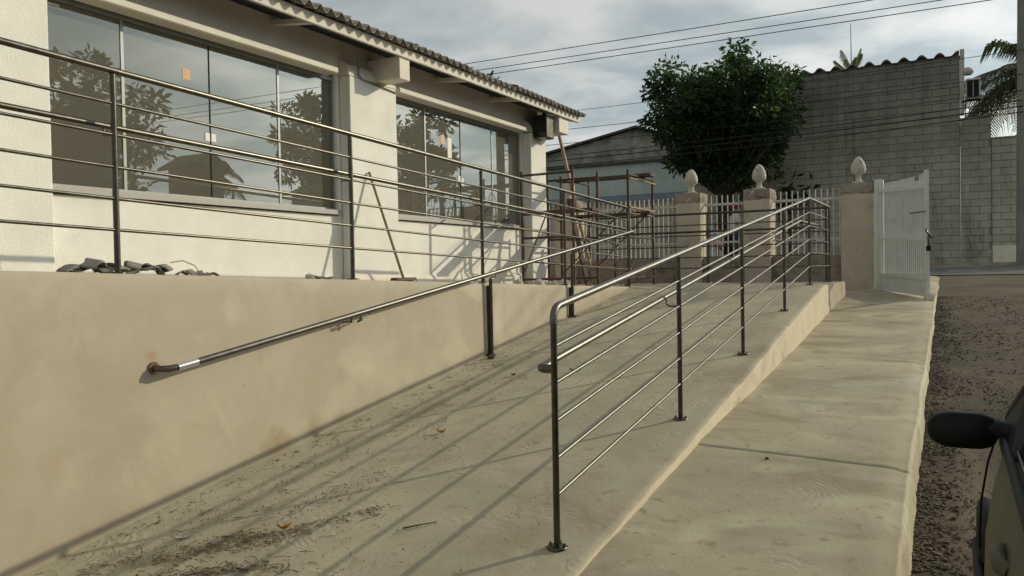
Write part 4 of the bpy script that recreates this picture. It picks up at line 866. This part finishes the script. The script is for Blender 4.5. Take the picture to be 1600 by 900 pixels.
def palm(label, base, h, nf, fl, seed, leaflet=.5, name='palm_tree', droop=1.0, group=None, r=.14, el0=-.2, lw=.018):
    random.seed(seed); t = thing(name, label, 'palm', base, group); x, y, z = base
    tr = MB().tube([(x, y, z - .1), (x + .05, y, z + h * .5), (x, y, z + h)], r * 1.2, 10, r2=r).build('trunk', 'bark', t)
    top = Vector((x, y, z + h)); rach = MB(); lf = MB()
    for i in range(nf):
        a = 2 * math.pi * (i + random.uniform(-.3, .3)) / nf; el = random.uniform(el0, 1.2); hd = Vector((math.cos(a), math.sin(a), 0)); L_ = fl * random.uniform(.8, 1.1)
        pts = []; N = 12
        for k in range(N + 1):
            u = k / N; pts.append(top + hd * (L_ * u * math.cos(el) * (1 - .15 * u)) + Vector((0, 0, L_ * (math.sin(el) * u - droop * .62 * u * u))))
        rach.tube(pts, .022 if fl > 1.5 else .009, 5, r2=.005)
        for k in range(1, N * 4):
            u = k / (N * 4); j = min(int(u * N), N - 1); p = pts[j].lerp(pts[j + 1], u * N - j); d = (pts[j + 1] - pts[j]).normalized(); sd = d.cross(Vector((0, 0, 1))); sd = sd.normalized() if sd.length > .1 else Vector((1, 0, 0))
            ll = leaflet * math.sin(math.pi * (.12 + .8 * u)) * random.uniform(.8, 1.15)
            for s in (-1, 1):
                q = p + sd * s * ll * .55 + d * ll * .35 + Vector((0, 0, -.12 * ll)); e_ = p + sd * s * ll * .75 + d * ll * .55 + Vector((0, 0, -.62 * ll)); w = d * lw
                lf.add([p - w, p + w, q + w, q - w, e_], [(0, 1, 2, 3), (3, 2, 4)])
    cw = lf.build('crown', 'palm', t); rach.build('frond_stems', 'palm', cw)
    return t
palm('drooping palm behind the lowest block wall by the utility pole', (1.95, 26, 1.04), 5.1, 26, 2.7, 3, .8)
palm('small palm crown showing above the wavy roof edge', (-2.6, 26, 1.04), 5.62, 9, .95, 8, .16, r=.05, droop=.2, el0=.45, lw=.007)
palm('palm crown peeking over the white building roof edge', (-11.4, 19.5, 1.04), 4.95, 10, .85, 12, .16, r=.05, droop=.25, el0=.5, lw=.007)
pl = thing('wall_plant', 'dark leafy weed growing against the block building behind the fence pillar', 'plant', (-3.9, 22.7, 1.1))
fm = MB(); leaves(fm, [((-3.75 + random.gauss(0, .22), 22.7 + random.gauss(0, .08), 2.75 + random.gauss(0, .3)), Vector((random.uniform(-1, 1), -.4, .3))) for _ in range(90)], .32, .3)
fm.build('foliage', 'leafdk', pl); part('stem', 'bark', lambda m: m.tube([(-3.85, 22.72, 1.05), (-3.8, 22.7, 2.0), (-3.75, 22.7, 2.9)], .03, 6), pl)

# ------------------------------------------------------------------ utility pole and cables
up_ = thing('utility_pole', 'concrete utility pole at the right edge before the block wall', 'utility pole', (1.27, 20.0, 1.02))
part('shaft', 'pole', lambda m: m.tube([(1.27, 20, .9), (1.31, 20, 8.8)], .125, 14, r2=.105), up_)
part('crossarm', 'wooddk', lambda m: m.box(.75, 1.9, 19.82, 19.92, 6.9, 7.0), up_)
part('insulator', 'acw', lambda m: [m.tube([(x, 19.87, 7.0), (x, 19.87, 7.14)], .04, 8) for x in (.85, 1.1, 1.75)], up_)
def cable(label, p, q, sag, r=.014):
    p = Vector(p); q = Vector(q); pts = []
    for i in range(25):
        u = i / 24; c = p.lerp(q, u); c.z -= sag * 4 * u * (1 - u); pts.append(c)
    tag(MB().tube(pts, r * .62, 5).build('overhead_cable', 'wire', origin=p), label, 'cable')
X0, X1 = -30, 30
cable('topmost overhead cable crossing above the tree', (-30, 17, 6.30), (30, 17, 6.40), .25)
cable('second highest overhead cable crossing above the tree', (-30, 17.2, 6.16), (30, 17.2, 6.25), .25)
cable('third highest overhead cable crossing above the tree', (-30, 17.4, 6.08), (30, 17.4, 6.17), .25)
cable('thin overhead cable leaving the roof corner level with the tree crown', (-26, 18.0, 5.5), (1.29, 19.88, 5.45), .35, .010)
cable('overhead cable passing the tree crown below the thin one', (-26, 18.0, 5.0), (1.27, 19.87, 4.95), .3, .012)
cable('overhead cable crossing the upper part of the block building', (-26, 18.0, 4.72), (1.27, 19.87, 4.62), .35, .012)
cable('overhead cable crossing the middle of the block building', (-26, 18.0, 4.42), (1.27, 19.87, 4.42), .42, .016)
cable('thick overhead cable below the middle of the block building', (-26, 18.1, 4.34), (1.27, 19.88, 4.30), .42, .02)
cable('lowest overhead cable in front of the block building', (-26, 18.0, 4.2), (1.27, 19.87, 4.18), .45, .016)

# ------------------------------------------------------------------ people on the far pavement
def body(name, chains, radii, m, parent, sub=2):
    me = D.meshes.new(name); vs = []; es = []; rs = []
    for ch_, rr in zip(chains, radii):
        prev = None
        for p, r in zip(ch_, rr):
            key = None
            for i, v in enumerate(vs):
                if (Vector(v) - Vector(p)).length < 1e-4: key = i
            if key is None: vs.append(p); rs.append(r); key = len(vs) - 1
            if prev is not None: es.append((prev, key))
            prev = key
    me.from_pydata(vs, es, []); me.materials.append(M[m]); o = D.objects.new(name, me); COL.objects.link(o); o.parent = parent
    sk = o.modifiers.new('skin', 'SKIN'); ss = o.modifiers.new('subdivision', 'SUBSURF'); ss.levels = sub; ss.render_levels = sub; sk.use_smooth_shade = True
    for i, r in enumerate(rs): me.skin_vertices[0].data[i].radius = (r, r)
    me.skin_vertices[0].data[0].use_root = True
    return o
def person(label, loc, h, face, shirt, trousers, cap, stripe=None):
    t = thing('person', label, 'person', loc); s = h / 1.72; t.rotation_euler.z = face
    P = lambda x, y, z: (x * s, y * s, z * s)
    hip = P(0, 0, .93); hl, hr = P(-.10, 0, .90), P(.10, 0, .90); ch_ = P(0, .01, 1.25); nk = P(0, .0, 1.44); hd0 = P(0, .02, 1.52); hd1 = P(0, .03, 1.62)
    chains = [[hip, P(0, 0, 1.08), ch_, P(0, 0, 1.38), nk, hd0, P(0, .03, 1.60)],
              [hip, hl, P(-.11, .05, .50), P(-.11, -.03, .09), P(-.11, .10, .04)], [hip, hr, P(.11, -.04, .50), P(.11, -.1, .09), P(.11, .03, .04)],
              [P(0, 0, 1.38), P(-.18, 0, 1.37), P(-.24, .02, 1.10), P(-.22, .16, .92), P(-.20, .22, .86)], [P(0, 0, 1.38), P(.18, 0, 1.37), P(.25, .04, 1.11), P(.20, .22, 1.0), P(.17, .29, .98)]]
    radii = [[.13 * s, .125 * s, .14 * s, .10 * s, .055 * s, .07 * s, .095 * s], [.13 * s, .09 * s, .06 * s, .042 * s, .035 * s], [.13 * s, .09 * s, .06 * s, .042 * s, .035 * s], [.1 * s, .062 * s, .045 * s, .034 * s, .03 * s], [.1 * s, .062 * s, .045 * s, .034 * s, .03 * s]]
    bd = body('body', chains, radii, 'skin', t)
    def loc_build(name, m, mb, par=t):
        o = D.objects.new(name, mb.mesh(name, m)); COL.objects.link(o); o.parent = par; return o
    body('shirt', [[P(0, 0, .90), P(0, 0, 1.08), P(0, .01, 1.25), P(0, 0, 1.39)], [P(0, 0, 1.39), P(-.18, 0, 1.375), P(-.235, .015, 1.17)], [P(0, 0, 1.39), P(.18, 0, 1.375), P(.245, .03, 1.17)]],
         [[.155 * s, .15 * s, .165 * s, .115 * s], [.115 * s, .078 * s, .065 * s], [.115 * s, .078 * s, .065 * s]], shirt, t)
    body('trousers', [[P(0, 0, .96), hl, P(-.11, .05, .50), P(-.11, -.025, .12)], [P(0, 0, .96), hr, P(.11, -.04, .50), P(.11, -.095, .12)]], [[.15 * s, .108 * s, .078 * s, .06 * s], [.15 * s, .108 * s, .078 * s, .06 * s]], trousers, t)
    hc = Vector(P(0, .03, 1.62))
    hm = MB().lathe([(.104 * s, -.04 * s), (.112 * s, 0), (.11 * s, .04 * s), (.09 * s, .08 * s), (.05 * s, .105 * s), (.01 * s, .112 * s)], (hc.x, hc.y - .012 * s, hc.z), 18)
    loc_build('cap' if cap else 'hair', cap or 'hair', hm)
    if cap:
        vm = MB().add([P(-.09, .09, 1.625), P(.09, .09, 1.625), P(.075, .21, 1.605), P(-.075, .21, 1.605), P(-.09, .09, 1.637), P(.09, .09, 1.637), P(.075, .21, 1.617), P(-.075, .21, 1.617)], [(0, 3, 2, 1), (4, 5, 6, 7), (0, 1, 5, 4), (1, 2, 6, 5), (2, 3, 7, 6), (3, 0, 4, 7)])
        loc_build('visor', cap, vm)
    fmb = MB()
    for sx_ in (-.035, .035): fmb.add(*blob((sx_ * s, (.03 + .092) * s, 1.615 * s), (.014 * s, .008 * s, .009 * s), 1))
    loc_build('eyes', 'black', fmb)
    loc_build('nose', 'skin', MB().add(*blob((0, (.03 + .102) * s, 1.585 * s), (.014 * s, .02 * s, .02 * s), 2)))
    if stripe: body('bag', [[P(-.19, .10, .72), P(0, .19, .80), P(.19, .12, .90)]], [[.08 * s, .10 * s, .07 * s]], stripe, t)
    return t
person('adult in red cap, white shirt and dark trousers seen through the railings', (-4.76, 20.5, 1.1), 1.58, -1.1, 'shirt', 'jeans', 'redcap')
person('child in white top holding a pink bundle seen through the railings', (-5.18, 20.45, 1.1), 1.1, -2.6, 'shirt', 'shirt', None, 'pink')

# ------------------------------------------------------------------ parked car
CX = .11 + .80; CY = 2.0; CZ = -.315
car = thing('parked_car', 'dusty dark green hatchback parked at the right with black mirror', 'car', (CX, CY, CZ))
def section(y):      # half profile of the lower body (x, z) from sill to belt at station y
    u = (y + 1.9) / 3.48; pinch = 1 - .30 * sst(.68, .98, u) - .10 * sst(.2, 0, u)
    belt = .915 - .17 * sst(.66, .92, u) * 1.45 - .02 * sst(.2, 0, u)
    return [(.74 * pinch, .20), (.785 * pinch, .26), (.825 * pinch, .42), (.845 * pinch, .56), (.84 * pinch, .70), (.822 * pinch, .82), (.80 * pinch, belt), (.77 * pinch, belt + .012), (.0, belt + .03)]
bm2 = MB(); st = np.linspace(-1.9, 1.58, 46); vs = []; n = 9
for y in st:
    s = section(y); vs += [(-x, y, z) for x, z in s] + [(x, y, z) for x, z in s[::-1][1:]]
n = 17; fs = [(j * n + i, j * n + i + 1, (j + 1) * n + i + 1, (j + 1) * n + i) for j in range(len(st) - 1) for i in range(n - 1)]
fs += [tuple(range(n)), tuple(range((len(st) - 1) * n + n - 1, (len(st) - 1) * n - 1, -1))]
off = Vector((CX, CY, CZ))
def cpart(name, m, mb, par=car):
    return MB().add([Vector(v) + off for v in mb.v], mb.f, False).build(name, m, par) if not any(mb.sm) else _sm(name, m, mb, par)
def _sm(name, m, mb, par):
    k = MB().add([Vector(v) + off for v in mb.v], mb.f, True); k.sm = mb.sm; return k.build(name, m, par)
bodyo = cpart('body', 'paint', bm2.add(vs, fs, True))
# greenhouse
gh = [(-1.75, .92, .72), (-1.55, 1.30, .58), (-.9, 1.41, .57), (.1, 1.41, .57), (.35, 1.36, .58), (.98, .925, .72)]
ro_ = MB(); vs = []
for y, z, x in gh: vs += [(-x, y, z), (x, y, z)]
cpart('roof', 'paint', MB().add([v for i in (1, 2, 3, 4) for v in (vs[2 * i], vs[2 * i + 1])] + [(v[0], v[1], v[2] - .03) for i in (1, 2, 3, 4) for v in (vs[2 * i], vs[2 * i + 1])], [(0, 1, 3, 2), (2, 3, 5, 4), (4, 5, 7, 6), (8, 10, 11, 9), (10, 12, 13, 11), (12, 14, 15, 13), (0, 2, 10, 8), (2, 4, 12, 10), (4, 6, 14, 12), (1, 9, 11, 3), (3, 11, 13, 5), (5, 13, 15, 7), (0, 8, 9, 1), (6, 7, 15, 14)]))
cpart('windscreen', 'dark', MB().add([(-.70, .97, .935), (.70, .97, .935), (.56, .36, 1.345), (-.56, .36, 1.345)], [(0, 1, 2, 3)]))
cpart('rear_window', 'dark', MB().add([(-.70, -1.74, .935), (.70, -1.74, .935), (.56, -1.56, 1.285), (-.56, -1.56, 1.285)], [(3, 2, 1, 0)]))
for s in (-1, 1):
    for ya, yb, yc, yd in ((.78, .30, -.38, -.38), (-.44, -.44, -1.35, -1.5)):
        cpart('side_window', 'dark', MB().add([(s * .752, ya, .945), (s * .585, yb, 1.36), (s * .585, yc, 1.36), (s * .752, yd, .945)], [(0, 1, 2, 3)]))
    cpart('pillar_trim', 'black', MB().tube([(s * .74, .96, .93), (s * .59, .37, 1.36)], .035, 8))
    cpart('pillar_trim', 'black', MB().tube([(s * .755, -.41, .93), (s * .588, -.41, 1.37)], .03, 8))
    cpart('pillar_trim', 'paint', MB().tube([(s * .75, -1.62, .92), (s * .585, -1.5, 1.33)], .06, 8))
    cpart('belt_trim', 'black', MB().tube([(s * .79, -1.5, .925), (s * .792, .7, .93)], .012, 6))
    cpart('belt_trim', 'chrome', MB().tube([(s * .772, -1.5, .938), (s * .772, .7, .942)], .005, 6))
    cpart('mirror_sail', 'black', MB().add([(s * .80, .32, .90), (s * .80, .86, .90), (s * .74, .62, 1.06), (s * .70, .45, 1.06)] + [(s * .77, .32, .90), (s * .77, .86, .90), (s * .71, .62, 1.06), (s * .67, .45, 1.06)], [(0, 1, 2, 3), (7, 6, 5, 4), (0, 3, 7, 4), (1, 5, 6, 2), (2, 6, 7, 3), (0, 4, 5, 1)]))
    # door seams, handles
    for y in (-.42, .80): cpart('door_seam', 'black', MB().tube([(s * .802, y, .90), (s * .824, y + .005, .82), (s * .842, y + .01, .70), (s * .847, y + .01, .56), (s * .827, y, .42), (s * .79, y, .27)], .0035, 5))
    hd = cpart('door_handle', 'paint', MB().tube([(s * .815, -.17, .815), (s * .832, -.15, .82), (s * .836, -.10, .822), (s * .832, -.05, .82), (s * .815, -.03, .815)], .017, 8))
    cpart('side_strip', 'black', MB().tube([(s * .85, -1.2, .52), (s * .852, 1.0, .52)], .014, 6))
    # mirror: rounded housing on an arm
    mm = MB(); vs = []; N = 26
    prof = [(.0, .0), (.55, .012), (.85, .03), (1.0, .055), (1.0, .085), (.93, .10)]
    for k, d in prof[::-1]:
        for j in range(N):
            a = 2 * math.pi * j / N; ca, sa = math.cos(a), math.sin(a); e = .55
            xx = .088 * k * math.copysign(abs(ca) ** e, ca); zz_ = .051 * k * math.copysign(abs(sa) ** (e + .15), sa)
            if xx * s > 0: zz_ *= 1 - .22 * (abs(xx) / .088) ** 3
            vs.append((s * .892 + xx + s * .0, .60 + (.10 - d), .945 + zz_))
    K = len(prof); fs = [(i * N + j, i * N + (j + 1) % N, (i + 1) * N + (j + 1) % N, (i + 1) * N + j) for i in range(K - 1) for j in range(N)] + [tuple(range(N - 1, -1, -1))]
    mo = cpart('wing_mirror', 'black', mm.add(vs, fs, True))
    cpart('mirror_arm', 'black', MB().tube([(s * .77, .60, .95), (s * .82, .62, .958)], .024, 8), mo)
for y in (-1.15, 1.02):
    for s in (-1, 1):
        wv = cpart('wheel', 'rubber', MB().tube([(s * .80, y, .285), (s * .63, y, .285)], .285, 26))
        cpart('rim', 'alu', MB().tube([(s * .806, y, .285), (s * .78, y, .285)], .185, 20), wv)
        cpart('wheel_arch', 'black', MB().tube([(s * .822, y + .33 * math.cos(a), .30 + .33 * math.sin(a)) for a in np.linspace(0, math.pi, 14)], .025, 6))
cpart('front_bumper', 'black', MB().bbox(-.68, .68, 1.53, 1.64, .24, .46, .03)); cpart('rear_bumper', 'black', MB().bbox(-.74, .74, -1.97, -1.85, .26, .54, .03))
for s in (-1, 1):
    cpart('headlight', 'chrome', MB().bbox(s * .46 - .12, s * .46 + .12, 1.53, 1.60, .46, .57, .02)); cpart('tail_light', 'redcap', MB().bbox(s * .66 - .06, s * .66 + .06, -1.93, -1.88, .6, .85, .015))

# ------------------------------------------------------------------ across the road to the right (mirrored in the windows)
tree('street_tree', 'broad tree across the forecourt, mirrored at the left of the first window', (15.5, 17.3, .9), 4.8, 2.8, 2.6, 90, 60, .34, 'leafmd', seed=21, trunk_r=.2, lean=(-.4, -.5))
tree('street_tree', 'tree mirrored at the right of the first window above the low house', (18.8, 32.5, 1.0), 5.6, 2.6, 3.6, 80, 60, .36, 'leafmd', seed=33, trunk_r=.2)
tree('street_tree', 'wide tree mirrored in the left half of the second window', (10.0, 28.5, 1.0), 4.4, 1.7, 2.6, 60, 60, .3, 'leafmd', seed=44, trunk_r=.2)
palm('palm mirrored beside the narrow house in the first window', (16.2, 23.0, .9), 4.3, 18, 1.6, 17, .6)
def house(label, x0, x1, y0, y1, zt, ridge, wins, loc_z=.6):
    h = thing('neighbour_house', label, 'house', ((x0 + x1) / 2, (y0 + y1) / 2, loc_z)); ym = (y0 + y1) / 2
    part('wall', 'houseA', lambda m: m.add([(x0, y0, .3), (x0, y1, .3), (x0, y1, zt), (x0, ym, zt + ridge), (x0, y0, zt), (x1, y0, .3), (x1, y1, .3), (x1, y1, zt), (x1, ym, zt + ridge), (x1, y0, zt)], [(0, 4, 3, 2, 1), (5, 6, 7, 8, 9), (0, 5, 9, 4), (1, 2, 7, 6)]), h)
    part('roof', 'fib', lambda m: m.add([(x0 - .3, y0 - .3, zt - .1), (x0 - .3, ym, zt + ridge + .05), (x0 - .3, y1 + .3, zt - .1), (x1 + .3, y0 - .3, zt - .1), (x1 + .3, ym, zt + ridge + .05), (x1 + .3, y1 + .3, zt - .1), (x0 - .3, y0 - .3, zt), (x0 - .3, ym, zt + ridge + .15), (x0 - .3, y1 + .3, zt), (x1 + .3, y0 - .3, zt), (x1 + .3, ym, zt + ridge + .15), (x1 + .3, y1 + .3, zt)], [(6, 9, 10, 7), (7, 10, 11, 8), (0, 1, 4, 3), (1, 2, 5, 4), (0, 6, 7, 1), (1, 7, 8, 2), (0, 3, 9, 6), (2, 8, 11, 5)]), h)
    for (ya, yb, za, zb_) in wins:
        w = part('window', 'dark', lambda m: m.box(x0 - .02, x0 - .01, ya, yb, za, zb_), h)
        part('frame', 'whites', lambda m: m.box(x0 - .06, x0 - .021, ya - .08, ya, za - .08, zb_ + .08).box(x0 - .06, x0 - .021, yb, yb + .08, za - .08, zb_ + .08).box(x0 - .06, x0 - .021, ya, yb, za - .08, za).box(x0 - .06, x0 - .021, ya, yb, zb_, zb_ + .08), w)
        for yy in np.linspace(ya, yb, 6)[1:-1]: part('window_bar', 'black', lambda m: m.box(x0 - .05, x0 - .03, yy - .02, yy + .02, za, zb_), w)
house('ochre house with a barred window, mirrored at the left of the first window', 18, 20, 12.5, 19.6, 5.6, 1.0, [(15.6, 17.8, 4.5, 5.5)])
house('narrow ochre house with a tall slit window, mirrored in the first window', 17, 18.4, 22.9, 24.5, 5.5, .5, [(23.5, 23.9, 4.4, 5.4)])
house('low ochre house mirrored at the right of the first window', 15.5, 17.5, 29.0, 36, 4.9, .9, [])
rw = thing('terrace_wall', 'low terrace wall carrying scrolled white railings, mirrored in the second window', 'wall', (5, 24.5, 1))
part('wall', 'houseA', lambda m: m.box(2.9, 9, 24.5, 24.75, .8, 2.72), rw)
for zz_ in (2.82, 3.35): part('cross_rail', 'bar', lambda m: m.box(3.2, 8.8, 24.6, 24.63, zz_, zz_ + .04), rw)
bmv = MB().box(-.015, .015, -.015, .015, 0, .68).mesh('bar', 'bar')
for x in np.arange(3.25, 8.8, .16): piece('bar', bmv, rw, (x, 24.58, 2.72))
for x in np.arange(3.6, 8.6, .8):
    part('scroll', 'bar', lambda m: [m.tube([(x + sg * (.05 + r_ * .3 * math.cos(a_) * .5 + .13), 24.6, 3.55 + r_ * .3 * math.sin(a_)) for a_, r_ in [(q * .5, 1 - q * .055) for q in range(15)]], .014, 5) for sg in (-1, 1)], rw)
